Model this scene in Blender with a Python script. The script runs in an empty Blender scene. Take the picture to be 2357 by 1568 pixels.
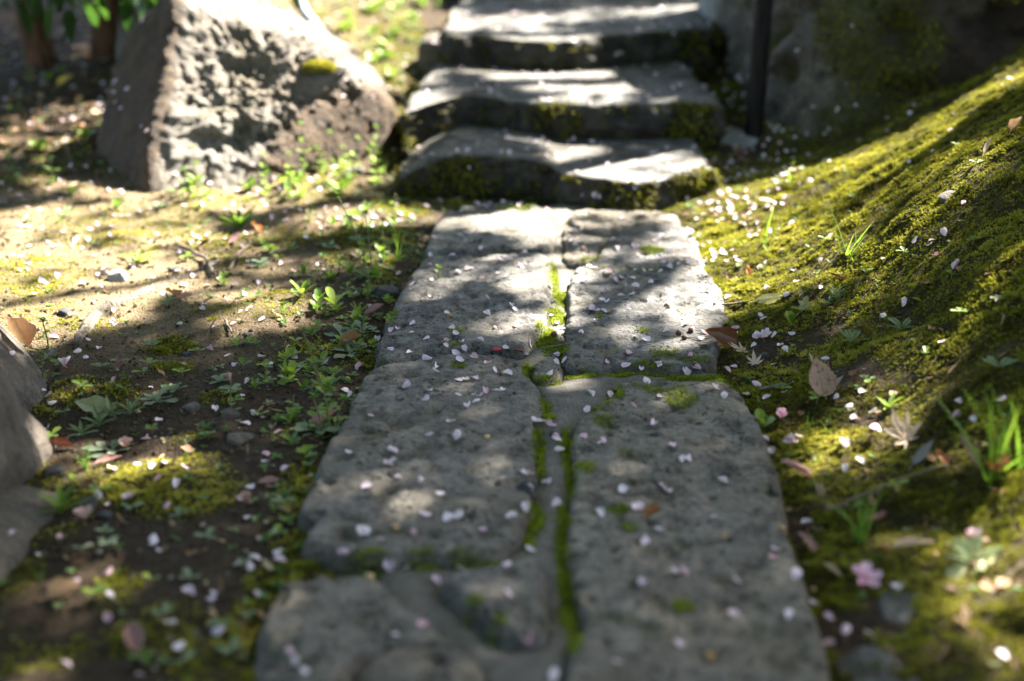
import bpy, bmesh, math, random
import numpy as np
from mathutils import Vector, Matrix, Quaternion

random.seed(11)
RNG = np.random.default_rng(11)
R = math.radians
scene = bpy.context.scene
COL = scene.collection

# ------------------------------------------------------------------ camera
CAM_H = 0.77
F_PX = 1422.2                       # 50 mm on 36 mm at 1024 px
PITCH = math.atan((340.5 + 155.0) / F_PX)
cam_data = bpy.data.cameras.new('camera')
cam_data.lens = 50.0
cam_data.sensor_width = 36.0
cam_data.clip_start = 0.05
cam_data.clip_end = 400.0
cam_data.dof.use_dof = True
cam_data.dof.focus_distance = 2.30
cam_data.dof.aperture_fstop = 1.9
cam_data.dof.aperture_blades = 0
cam = bpy.data.objects.new('camera', cam_data)
COL.objects.link(cam)
cam.location = (0, 0, CAM_H)
cam.rotation_euler = (math.pi / 2 - PITCH, 0, 0)
scene.camera = cam

# ------------------------------------------------------------------ sun and sky
SUN_EL = R(47.0)
SUN_AZ = math.atan2(0.72, 0.69)     # from +Y towards +X
S = Vector((math.cos(SUN_EL) * math.sin(SUN_AZ), math.cos(SUN_EL) * math.cos(SUN_AZ), math.sin(SUN_EL)))
world = bpy.data.worlds.new('World')
scene.world = world
world.use_nodes = True
wn = world.node_tree
sky = wn.nodes.new('ShaderNodeTexSky')
sky.sky_type = 'NISHITA'
sky.sun_disc = False
sky.sun_elevation = SUN_EL
sky.sun_rotation = SUN_AZ
sky.air_density = 1.0
sky.dust_density = 2.5
sky.ozone_density = 0.6
bg = wn.nodes['Background']
bg.inputs['Strength'].default_value = 0.05
wn.links.new(sky.outputs['Color'], bg.inputs['Color'])
sun_data = bpy.data.lights.new('sun', 'SUN')
sun_data.energy = 5.0
sun_data.angle = R(0.53)
sun_data.color = (1.0, 0.94, 0.84)
sun = bpy.data.objects.new('sun', sun_data)
COL.objects.link(sun)
sun.rotation_euler = (-S).to_track_quat('-Z', 'Y').to_euler()
sun.location = S * 30

scene.view_settings.view_transform = 'Standard'
scene.view_settings.look = 'None'
scene.view_settings.exposure = 3.7
scene.view_settings.gamma = 1.0
scene.view_settings.use_curve_mapping = False
scene.render.engine = 'CYCLES'
scene.cycles.use_denoising = True
scene.cycles.max_bounces = 6
scene.cycles.diffuse_bounces = 4
scene.cycles.transmission_bounces = 4
scene.cycles.sample_clamp_indirect = 6.0

# ------------------------------------------------------------------ pixels (2357 x 1568 grid of the photograph) to rays
KPX = 2357.0 / 1024.0
CP, SP = math.cos(PITCH), math.sin(PITCH)


def ray(X, Y):
    u = X / KPX - 512.0
    v = Y / KPX - 340.5
    return np.array([u / F_PX, CP - v / F_PX * SP, -SP - v / F_PX * CP])


def at(X, Y, z=0.0, zc=None):
    d = ray(X, Y)
    t = zc if zc is not None else (z - CAM_H) / d[2]
    return np.array([0, 0, CAM_H]) + d * t


def to_px(x, y, z):
    xr, yr, zr = x, y, z - CAM_H
    zc = yr * CP - zr * SP
    yd = -(yr * SP + zr * CP)
    return (xr / zc * F_PX + 512) * KPX, (yd / zc * F_PX + 340.5) * KPX, zc


# ------------------------------------------------------------------ numpy noise
def _hash(ix, iy, iz, seed):
    h = (ix.astype(np.int64) * 374761393 + iy.astype(np.int64) * 668265263 + iz.astype(np.int64) * 2147483647 + seed * 974711) & 0xFFFFFFFF
    h = ((h ^ (h >> 13)) * 1274126177) & 0xFFFFFFFF
    h = ((h ^ (h >> 16)) * 2246822519) & 0xFFFFFFFF
    return ((h ^ (h >> 15)) & 0xFFFFFF) / float(0xFFFFFF)


def vnoise(p, seed=0):
    p = np.asarray(p, float)
    i = np.floor(p)
    f = p - i
    f = f * f * f * (f * (f * 6 - 15) + 10)
    i = i.astype(np.int64)
    out = 0
    for dx in (0, 1):
        wx = f[..., 0] if dx else 1 - f[..., 0]
        for dy in (0, 1):
            wy = f[..., 1] if dy else 1 - f[..., 1]
            for dz in (0, 1):
                wz = f[..., 2] if dz else 1 - f[..., 2]
                out = out + wx * wy * wz * _hash(i[..., 0] + dx, i[..., 1] + dy, i[..., 2] + dz, seed)
    return out * 2 - 1


def fbm(p, octaves=4, seed=0, gain=0.5, lac=2.03):
    p = np.asarray(p, float)
    a, s, n = 1.0, 0.0, 0.0
    for o in range(octaves):
        s = s + a * vnoise(p, seed + o * 17)
        n += a
        a *= gain
        p = p * lac + 3.7
    return s / n


def fbm2(x, y, freq, octaves=4, seed=0, gain=0.5):
    return fbm(np.stack([x * freq, y * freq, np.full_like(x, seed * 1.37)], -1), octaves, seed, gain)


def smooth(a, b, x):
    t = np.clip((x - a) / (b - a), 0, 1)
    return t * t * (3 - 2 * t)


# ------------------------------------------------------------------ mesh helpers
def mesh_np(name, V, Fq=None, Ft=None, smooth_shade=True, attrs=None):
    me = bpy.data.meshes.new(name)
    V = np.asarray(V, np.float32)
    parts, sizes = [], []
    if Fq is not None and len(Fq):
        parts.append(np.asarray(Fq, np.int32).ravel()); sizes.append(np.full(len(Fq), 4, np.int32))
    if Ft is not None and len(Ft):
        parts.append(np.asarray(Ft, np.int32).ravel()); sizes.append(np.full(len(Ft), 3, np.int32))
    loops = np.concatenate(parts)
    sizes = np.concatenate(sizes)
    me.vertices.add(len(V))
    me.vertices.foreach_set('co', V.ravel())
    me.loops.add(len(loops))
    me.loops.foreach_set('vertex_index', loops)
    me.polygons.add(len(sizes))
    starts = np.concatenate([[0], np.cumsum(sizes)[:-1]]).astype(np.int32)
    me.polygons.foreach_set('loop_start', starts)
    me.polygons.foreach_set('loop_total', sizes)
    me.polygons.foreach_set('use_smooth', np.full(len(sizes), smooth_shade, bool))
    if attrs:
        for k, a in attrs.items():
            at_ = me.attributes.new(k, 'FLOAT', 'POINT')
            at_.data.foreach_set('value', np.asarray(a, np.float32))
    me.update(calc_edges=True)
    me.validate()
    return me


def tag(o, label=None, cat=None, group=None, kind=None):
    if label: o['label'] = label
    if cat: o['category'] = cat
    if group: o['group'] = group
    if kind: o['kind'] = kind
    return o


def obj(name, me, mat=None, parent=None):
    o = bpy.data.objects.new(name, me)
    if mat is not None and me is not None and len(me.materials) == 0:
        me.materials.append(mat)
    COL.objects.link(o)
    if parent is not None:
        o.parent = parent
    return o


def empty(name, loc=(0, 0, 0)):
    o = bpy.data.objects.new(name, None)
    o.empty_display_size = 0.02
    COL.objects.link(o)
    o.location = loc
    return o


def tube_arrays(pts, radii, n=8, cap=True):
    pts = np.asarray(pts, float)
    m = len(pts)
    tang = np.gradient(pts, axis=0)
    tang /= np.linalg.norm(tang, axis=1)[:, None] + 1e-9
    ref = np.array([0.0, 0, 1.0]) if abs(tang[0, 2]) < 0.9 else np.array([1.0, 0, 0])
    V = []
    for i in range(m):
        a = np.cross(tang[i], ref); a /= np.linalg.norm(a) + 1e-9
        b = np.cross(a, tang[i])
        th = np.arange(n) / n * 2 * np.pi
        V.append(pts[i] + radii[i] * (np.cos(th)[:, None] * a + np.sin(th)[:, None] * b))
    V = np.concatenate(V)
    Fq = []
    for i in range(m - 1):
        for j in range(n):
            k = (j + 1) % n
            Fq.append((i * n + j, i * n + k, (i + 1) * n + k, (i + 1) * n + j))
    Ft = []
    if cap:
        V = np.vstack([V, pts[0], pts[-1]])
        c0, c1 = m * n, m * n + 1
        for j in range(n):
            k = (j + 1) % n
            Ft.append((c0, k, j)); Ft.append((c1, (m - 1) * n + j, (m - 1) * n + k))
    return V, Fq, Ft


def tube_mesh(name, pts, radii, n=8):
    V, Fq, Ft = tube_arrays(pts, radii, n)
    return mesh_np(name, V, Fq, Ft)


def spline(pts, n):
    pts = np.asarray(pts, float)
    m = len(pts)
    t = np.linspace(0, m - 1, n)
    P = np.vstack([2 * pts[0] - pts[1], pts, 2 * pts[-1] - pts[-2]])
    i = np.minimum(t.astype(int), m - 2)
    f = (t - i)[:, None]
    p0, p1, p2, p3 = P[i], P[i + 1], P[i + 2], P[i + 3]
    return 0.5 * ((2 * p1) + (-p0 + p2) * f + (2 * p0 - 5 * p1 + 4 * p2 - p3) * f ** 2 + (-p0 + 3 * p1 - 3 * p2 + p3) * f ** 3)


# ------------------------------------------------------------------ materials
MATS = {}


class NT:
    def __init__(self, name):
        self.m = bpy.data.materials.new(name)
        self.m.use_nodes = True
        self.t = self.m.node_tree
        self.t.nodes.clear()
        self.out = self.t.nodes.new('ShaderNodeOutputMaterial')
        MATS[name] = self.m

    def n(self, kind, ins=None, **kw):
        nd = self.t.nodes.new(kind)
        for k, v in kw.items():
            setattr(nd, k, v)
        if ins:
            for k, v in ins.items():
                self.put(nd, k, v)
        return nd

    def put(self, nd, k, v):
        s = nd.inputs[k]
        if isinstance(v, bpy.types.NodeSocket):
            self.t.links.new(v, s)
        else:
            if isinstance(v, tuple) and len(v) == 3 and s.type == 'RGBA':
                v = (*v, 1)
            s.default_value = v

    def noise(self, scale, detail=4, rough=0.55, vec=None, dist=0.0):
        nd = self.n('ShaderNodeTexNoise', {'Scale': scale, 'Detail': detail, 'Roughness': rough, 'Distortion': dist})
        if vec is not None:
            self.put(nd, 'Vector', vec)
        return nd.outputs['Fac']

    def voronoi(self, scale, vec=None, feature='F1'):
        nd = self.n('ShaderNodeTexVoronoi', {'Scale': scale}, feature=feature)
        if vec is not None:
            self.put(nd, 'Vector', vec)
        return nd.outputs['Distance']

    def pos(self):
        return self.n('ShaderNodeNewGeometry').outputs['Position']

    def attr(self, name):
        return self.n('ShaderNodeAttribute', attribute_name=name).outputs['Fac']

    def ramp(self, fac, stops, interp='LINEAR'):
        nd = self.n('ShaderNodeValToRGB', {'Fac': fac})
        cr = nd.color_ramp
        cr.interpolation = interp
        while len(cr.elements) < len(stops):
            cr.elements.new(0.5)
        for e, (p, c) in zip(cr.elements, stops):
            e.position = p
            e.color = (*c, 1) if isinstance(c, tuple) else (c, c, c, 1)
        return nd.outputs['Color']

    def mix(self, fac, a, b, blend='MIX'):
        nd = self.n('ShaderNodeMix', data_type='RGBA', blend_type=blend)
        for i, v in ((0, fac), (6, a), (7, b)):
            if isinstance(v, bpy.types.NodeSocket):
                self.t.links.new(v, nd.inputs[i])
            else:
                if isinstance(v, tuple):
                    v = (*v, 1)
                nd.inputs[i].default_value = v
        return nd.outputs[2]

    def math(self, op, a, b=0.0, clamp=False):
        nd = self.n('ShaderNodeMath', {0: a, 1: b}, operation=op, use_clamp=clamp)
        return nd.outputs[0]

    def bump(self, h, dist, strength=1.0, normal=None):
        nd = self.n('ShaderNodeBump', {'Height': h, 'Distance': dist, 'Strength': strength})
        if normal is not None:
            self.put(nd, 'Normal', normal)
        return nd.outputs['Normal']

    def principled(self, color, rough=0.8, normal=None, spec=0.3, **kw):
        nd = self.n('ShaderNodeBsdfPrincipled', {'Base Color': color, 'Roughness': rough, 'Specular IOR Level': spec})
        if normal is not None:
            self.put(nd, 'Normal', normal)
        for k, v in kw.items():
            self.put(nd, k, v)
        return nd.outputs[0]

    def finish(self, shader):
        self.t.links.new(shader, self.out.inputs['Surface'])
        return self.m


def rnd_info(t):
    return t.n('ShaderNodeObjectInfo').outputs['Random']


def make_stone(name, dark, mid, light, brown=(0.12, 0.10, 0.07), moss_amt=0.0, scale=1.0, pit=1.0, warm=0.0, shade_algae=False):
    t = NT(name)
    p = t.pos()
    big = t.noise(7 * scale, 5, 0.6, p)
    fine = t.noise(120 * scale, 6, 0.7, p)
    grit = t.noise(340 * scale, 4, 0.7, p)
    midn = t.noise(28 * scale, 6, 0.65, p)
    c = t.ramp(t.math('ADD', t.math('MULTIPLY', midn, 0.42), t.math('ADD', t.math('MULTIPLY', fine, 0.34), t.math('MULTIPLY', grit, 0.24))), [(0.40, dark), (0.5, mid), (0.61, light)])
    blot = t.ramp(t.noise(15 * scale, 7, 0.72, t.n('ShaderNodeVectorMath', {0: p, 1: (3.1, 9.7, 1.3)}, operation='ADD').outputs[0], 0.6), [(0.50, 0.0), (0.62, 0.48)])
    c = t.mix(blot, c, tuple(x * 0.55 for x in dark))
    c = t.mix(t.ramp(big, [(0.42, 0.0), (0.66, 0.75)]), c, t.mix(0.5, c, brown))
    if name.startswith('paving'):
        rn = rnd_info(t)
        c = t.mix(1.0, c, t.ramp(rn, [(0.0, (0.82, 0.84, 0.90)), (0.35, (1.10, 1.06, 0.98)), (0.7, (0.92, 0.92, 0.95)), (1.0, (1.12, 1.04, 0.92))]), 'MULTIPLY')
        wear = t.ramp(t.noise(4.5, 5, 0.6, t.n('ShaderNodeVectorMath', {0: p, 1: (13.1, 4.7, 8.3)}, operation='ADD').outputs[0], 0.8), [(0.45, 0.0), (0.65, 0.55)])
        c = t.mix(wear, c, t.mix(0.5, c, (0.20, 0.165, 0.12)))
    # pores
    v = t.voronoi(95 * scale, p)
    vm = t.ramp(t.noise(16 * scale, 3, 0.5, p), [(0.45, 0.0), (0.62, 1.0)])
    pores = t.math('MULTIPLY', t.ramp(v, [(0.14, 1.0), (0.36, 0.0)]), vm)
    c = t.mix(t.math('MULTIPLY', pores, 0.75 * pit), c, tuple(x * 0.25 for x in dark))
    # pale lichen specks
    li = t.ramp(t.noise(48 * scale, 4, 0.7, t.n('ShaderNodeVectorMath', {0: p, 1: (7.3, 2.1, 5.5)}, operation='ADD').outputs[0]), [(0.64, 0.0), (0.72, 0.55)])
    c = t.mix(li, c, tuple(min(1, x * 1.35) for x in light))
    if warm > 0:
        br = t.attr('brown')
        c = t.mix(t.math('MULTIPLY', br, 0.92), c, t.ramp(midn, [(0.35, tuple(x * .35 for x in brown)), (0.6, tuple(x * .75 for x in brown))]))
    if moss_amt > 0:
        a = t.attr('moss')
        mm = t.math('MULTIPLY', a, t.ramp(t.noise(60, 5, 0.7, p), [(0.35, 0.3), (0.6, 1.0)]), clamp=True)
        mc = t.ramp(t.noise(90, 3, 0.6, p), [(0.35, (0.035, 0.035, 0.008)), (0.55, (0.075, 0.075, 0.012)), (0.7, (0.12, 0.13, 0.02))])
        if shade_algae:
            mc = t.ramp(t.noise(30, 4, 0.6, p), [(0.35, (0.008, 0.006, 0.004)), (0.55, (0.022, 0.017, 0.009)), (0.72, (0.040, 0.034, 0.012))])  # near-black algae that also puts the shade of the step fronts into colour
            mm = t.math('MULTIPLY', a, 1.25, clamp=True)
        c = t.mix(t.math('MULTIPLY', mm, moss_amt), c, mc)
    h = t.math('ADD', t.math('MULTIPLY', midn, 0.6), t.math('MULTIPLY', fine, 0.35))
    h = t.math('SUBTRACT', t.math('ADD', h, t.math('MULTIPLY', grit, 0.16)), t.math('MULTIPLY', pores, 0.35 * pit))
    nm = t.bump(h, 0.026 / scale, 1.0)
    return t.finish(t.principled(c, t.ramp(fine, [(0.3, 0.62), (0.7, 0.9)]), nm, 0.28))


make_stone('paving_stone', (0.048, 0.047, 0.045), (0.170, 0.166, 0.156), (0.33, 0.318, 0.29), (0.125, 0.102, 0.060), 0.95, 1.0)
make_stone('paving_stone_warm', (0.056, 0.051, 0.044), (0.190, 0.175, 0.150), (0.35, 0.325, 0.275), (0.15, 0.115, 0.068), 0.95, 0.85)
make_stone('step_stone', (0.050, 0.048, 0.044), (0.135, 0.130, 0.118), (0.29, 0.283, 0.262), (0.11, 0.085, 0.055), 0.97, 0.7, shade_algae=True)
make_stone('boulder_stone', (0.10, 0.088, 0.07), (0.20, 0.18, 0.15), (0.33, 0.315, 0.28), (0.115, 0.064, 0.026), 0.95, 0.6, 1.0, warm=1.0)
make_stone('dark_boulder_stone', (0.040, 0.033, 0.025), (0.125, 0.108, 0.086), (0.26, 0.242, 0.205), (0.070, 0.040, 0.018), 0.95, 0.6, 1.0, warm=1.0)
make_stone('tan_rock', (0.07, 0.060, 0.050), (0.14, 0.122, 0.102), (0.23, 0.20, 0.165), (0.16, 0.11, 0.07), 0.9, 0.6, 0.5)
make_stone('pale_stone', (0.20, 0.20, 0.19), (0.33, 0.33, 0.315), (0.46, 0.455, 0.43), (0.28, 0.26, 0.2), 0.9, 0.8, 0.5)
make_stone('dark_pebble', (0.025, 0.026, 0.028), (0.055, 0.056, 0.06), (0.10, 0.10, 0.10), (0.05, 0.045, 0.035), 0, 2.0, 0.4)


def make_mortar():
    t = NT('mortar')
    p = t.pos()
    f = t.noise(420, 4, 0.7, p)
    m = t.noise(35, 5, 0.6, p)
    c = t.ramp(f, [(0.36, (0.06, 0.055, 0.048)), (0.5, (0.135, 0.124, 0.110)), (0.66, (0.24, 0.222, 0.20))])
    c = t.mix(t.ramp(m, [(0.4, 0.0), (0.65, 0.6)]), c, (0.085, 0.074, 0.060))
    a = t.attr('moss')
    c = t.mix(t.math('MULTIPLY', a, t.ramp(t.noise(90, 4, 0.7, p), [(0.3, 0.4), (0.6, 1.0)]), clamp=True), c,
              t.ramp(t.noise(140, 3, 0.6, p), [(0.4, (0.028, 0.030, 0.007)), (0.6, (0.075, 0.085, 0.012))]))
    nm = t.bump(t.math('ADD', f, m), 0.004, 0.8)
    t.finish(t.principled(c, 0.9, nm, 0.2))


make_mortar()


def make_ground():
    t = NT('ground')
    p = t.pos()
    f = t.noise(260, 6, 0.75, p)
    m = t.noise(40, 6, 0.65, p)
    soil = t.ramp(t.math('ADD', t.math('MULTIPLY', f, 0.6), t.math('MULTIPLY', m, 0.4)),
                  [(0.34, (0.012, 0.008, 0.005)), (0.5, (0.050, 0.034, 0.020)), (0.62, (0.095, 0.068, 0.042)), (0.75, (0.17, 0.13, 0.09))])
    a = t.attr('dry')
    soil = t.mix(t.math('MULTIPLY', a, 0.8), soil, t.ramp(f, [(0.35, (0.09, 0.062, 0.034)), (0.5, (0.21, 0.155, 0.085)), (0.65, (0.36, 0.28, 0.165))]))  # pale dry soil, brightened to put the sun's glare into the colour
    mossc = t.ramp(t.math('ADD', t.math('MULTIPLY', t.noise(190, 4, 0.7, p), 0.6), t.math('MULTIPLY', t.noise(25, 3, 0.5, p), 0.4)),
                   [(0.34, (0.012, 0.011, 0.003)), (0.48, (0.036, 0.032, 0.006)), (0.6, (0.075, 0.068, 0.012)), (0.72, (0.12, 0.10, 0.025))])
    mk = t.attr('moss')
    c = t.mix(t.math('MULTIPLY', mk, t.ramp(t.noise(75, 5, 0.7, p), [(0.33, 0.25), (0.58, 1.0)]), clamp=True), soil, mossc)
    g = t.voronoi(210, p)
    h = t.math('ADD', t.math('ADD', t.math('MULTIPLY', f, 0.5), m), t.math('MULTIPLY', g, -0.4))
    nm = t.bump(h, 0.012, 1.0)
    t.finish(t.principled(c, 0.95, nm, 0.15))


make_ground()


def leafmat(name, stops, trans=0.35, rough=0.5, spec=0.3, rnd=True, spots=None, attr=None, tint=1.25):
    """stops: ramp over per-object (or attribute) random value; thin leaf with some light passing through"""
    t = NT(name)
    fac = t.attr(attr) if attr else rnd_info(t)
    p = t.n('ShaderNodeTexCoord').outputs['Object']
    c = t.ramp(fac, stops)
    if not attr:
        nz = t.noise(9.0, 4, 0.6, p)
        c = t.mix(t.ramp(nz, [(0.35, 0.35), (0.65, 0.0)]), c, t.mix(1.0, c, (0.55, 0.5, 0.45), 'MULTIPLY'))
        if spots:
            sp = t.ramp(t.noise(spots[0], 5, 0.7, p), [(spots[2], 0.0), (spots[2] + 0.08, 0.8)])
            c = t.mix(sp, c, spots[1])
    d = t.principled(c, rough, None, spec)
    if trans > 0:
        tr = t.n('ShaderNodeBsdfTranslucent', {'Color': t.mix(1.0, c, (tint, tint * 0.98, tint * 0.8), 'MULTIPLY')}).outputs[0]
        mx = t.n('ShaderNodeMixShader', {0: trans, 1: d, 2: tr}).outputs[0]
        return t.finish(mx)
    return t.finish(d)


leafmat('moss', [(0.0, (0.050, 0.040, 0.008)), (0.25, (0.110, 0.105, 0.012)), (0.55, (0.19, 0.195, 0.018)), (0.85, (0.28, 0.26, 0.032)), (1.0, (0.36, 0.31, 0.08))], 0.35, 0.7, 0.1, attr='tint')
leafmat('joint_moss', [(0.0, (0.06, 0.07, 0.006)), (0.4, (0.14, 0.185, 0.010)), (1.0, (0.26, 0.31, 0.02))], 0.3, 0.7, 0.1, attr='tint')
leafmat('petal', [(0.0, (0.84, 0.75, 0.82)), (0.5, (0.81, 0.67, 0.77)), (0.85, (0.74, 0.54, 0.66)), (1.0, (0.60, 0.36, 0.42))], 0.28, 0.5, 0.25, tint=1.05)
leafmat('petal_scatter', [(0.0, (0.74, 0.66, 0.72)), (0.6, (0.72, 0.61, 0.69)), (0.9, (0.68, 0.50, 0.58)), (1.0, (0.42, 0.28, 0.22))], 0.28, 0.5, 0.25, attr='tint', tint=1.05)
leafmat('blossom_pink', [(0.0, (0.78, 0.45, 0.60)), (1.0, (0.80, 0.55, 0.68))], 0.25, 0.5)
leafmat('blossom_faded', [(0.0, (0.48, 0.30, 0.24)), (1.0, (0.60, 0.42, 0.38))], 0.2, 0.7)
leafmat('weed_green', [(0.0, (0.09, 0.17, 0.024)), (0.5, (0.15, 0.24, 0.028)), (1.0, (0.23, 0.31, 0.04))], 0.4, 0.45, 0.35)
leafmat('weed_grey', [(0.0, (0.15, 0.22, 0.13)), (0.5, (0.20, 0.26, 0.16)), (1.0, (0.26, 0.29, 0.19))], 0.3, 0.7, 0.15)
leafmat('weed_silver', [(0.0, (0.15, 0.22, 0.10)), (1.0, (0.25, 0.32, 0.17))], 0.3, 0.7, 0.2)
leafmat('grass', [(0.0, (0.10, 0.22, 0.02)), (1.0, (0.19, 0.30, 0.035))], 0.45, 0.4, 0.35)
leafmat('stem', [(0.0, (0.13, 0.17, 0.04)), (1.0, (0.20, 0.14, 0.08))], 0.1, 0.6)
leafmat('shrub_leaf', [(0.0, (0.018, 0.055, 0.008)), (1.0, (0.040, 0.095, 0.014))], 0.35, 0.3, 0.5)
leafmat('leaf_glossy_brown', [(0.0, (0.15, 0.055, 0.024)), (1.0, (0.18, 0.072, 0.03))], 0.12, 0.28, 0.5, spots=(5, (0.05, 0.02, 0.015), 0.6))
leafmat('leaf_spotted', [(0.0, (0.30, 0.19, 0.13)), (1.0, (0.34, 0.22, 0.15))], 0.12, 0.6, 0.25, spots=(8, (0.10, 0.07, 0.075), 0.52))
leafmat('leaf_tan', [(0.0, (0.36, 0.22, 0.13)), (1.0, (0.46, 0.32, 0.21))], 0.2, 0.6, 0.25, spots=(14, (0.16, 0.08, 0.04), 0.62))
leafmat('leaf_mauve', [(0.0, (0.27, 0.14, 0.13)), (1.0, (0.36, 0.21, 0.19))], 0.15, 0.5, 0.3)
leafmat('leaf_straw', [(0.0, (0.50, 0.38, 0.28)), (1.0, (0.60, 0.48, 0.38))], 0.2, 0.6, 0.25)
leafmat('leaf_cream', [(0.0, (0.62, 0.56, 0.26)), (1.0, (0.66, 0.60, 0.30))], 0.3, 0.45, 0.35, spots=(16, (0.25, 0.17, 0.08), 0.68))
leafmat('leaf_yellow', [(0.0, (0.68, 0.48, 0.06)), (1.0, (0.72, 0.52, 0.10))], 0.3, 0.5, 0.3)
leafmat('leaf_orange', [(0.0, (0.26, 0.105, 0.035)), (1.0, (0.36, 0.18, 0.07))], 0.25, 0.5, 0.3)
leafmat('leaf_red', [(0.0, (0.085, 0.020, 0.015)), (1.0, (0.15, 0.045, 0.028))], 0.15, 0.45, 0.35)
leafmat('leaf_olive', [(0.0, (0.30, 0.31, 0.16)), (1.0, (0.36, 0.37, 0.20))], 0.25, 0.45, 0.35)
leafmat('leaf_grey', [(0.0, (0.20, 0.19, 0.185)), (1.0, (0.28, 0.26, 0.25))], 0.1, 0.6, 0.25)
leafmat('crown_leaf', [(0.0, (0.04, 0.09, 0.02)), (1.0, (0.09, 0.16, 0.03))], 0.3, 0.5, 0.3, attr='tint')
leafmat('bud_red', [(0.0, (0.45, 0.05, 0.09)), (1.0, (0.45, 0.05, 0.09))], 0.1, 0.5)
leafmat('seed', [(0.0, (0.36, 0.20, 0.07)), (1.0, (0.48, 0.33, 0.16))], 0.0, 0.5)
leafmat('cone_brown', [(0.0, (0.06, 0.03, 0.02)), (1.0, (0.10, 0.05, 0.03))], 0.0, 0.7)
leafmat('twig', [(0.0, (0.10, 0.07, 0.045)), (1.0, (0.22, 0.17, 0.12))], 0.0, 0.8)


def make_bark(name, a, b, c, sc=60):
    t = NT(name)
    p = t.pos()
    mp = t.n('ShaderNodeMapping', {'Vector': p, 'Scale': (1, 1, 0.25)}).outputs[0]
    n = t.noise(sc, 6, 0.7, mp)
    col = t.ramp(n, [(0.35, a), (0.5, b), (0.68, c)])
    t.finish(t.principled(col, 0.85, t.bump(n, 0.01, 1.0), 0.2))


make_bark('bark_red', (0.03, 0.016, 0.009), (0.11, 0.055, 0.028), (0.22, 0.11, 0.055))
make_bark('bark_grey', (0.05, 0.042, 0.035), (0.14, 0.12, 0.10), (0.24, 0.21, 0.18))
make_bark('root_bark', (0.04, 0.032, 0.024), (0.12, 0.10, 0.078), (0.22, 0.19, 0.15), 110)


def make_post():
    t = NT('post_paint')
    p = t.pos()
    n = t.noise(90, 4, 0.6, t.n('ShaderNodeMapping', {'Vector': p, 'Scale': (1, 1, 0.1)}).outputs[0])
    c = t.ramp(n, [(0.35, (0.004, 0.003, 0.002)), (0.65, (0.012, 0.008, 0.006))])
    t.finish(t.principled(c, 0.6, t.bump(n, 0.003, 0.5), 0.12))
    t = NT('hose')
    c = t.ramp(t.noise(40, 3, 0.5, t.pos()), [(0.3, (0.30, 0.33, 0.40)), (0.7, (0.42, 0.45, 0.52))])
    t.finish(t.principled(c, 0.45, None, 0.4))
    t = NT('crumb')
    c = t.ramp(t.attr('tint'), [(0.0, (0.018, 0.013, 0.009)), (0.6, (0.06, 0.045, 0.03)), (0.9, (0.12, 0.10, 0.08)), (1.0, (0.30, 0.26, 0.22))])
    t.finish(t.principled(c, 0.95, None, 0.1))


make_post()

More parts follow.
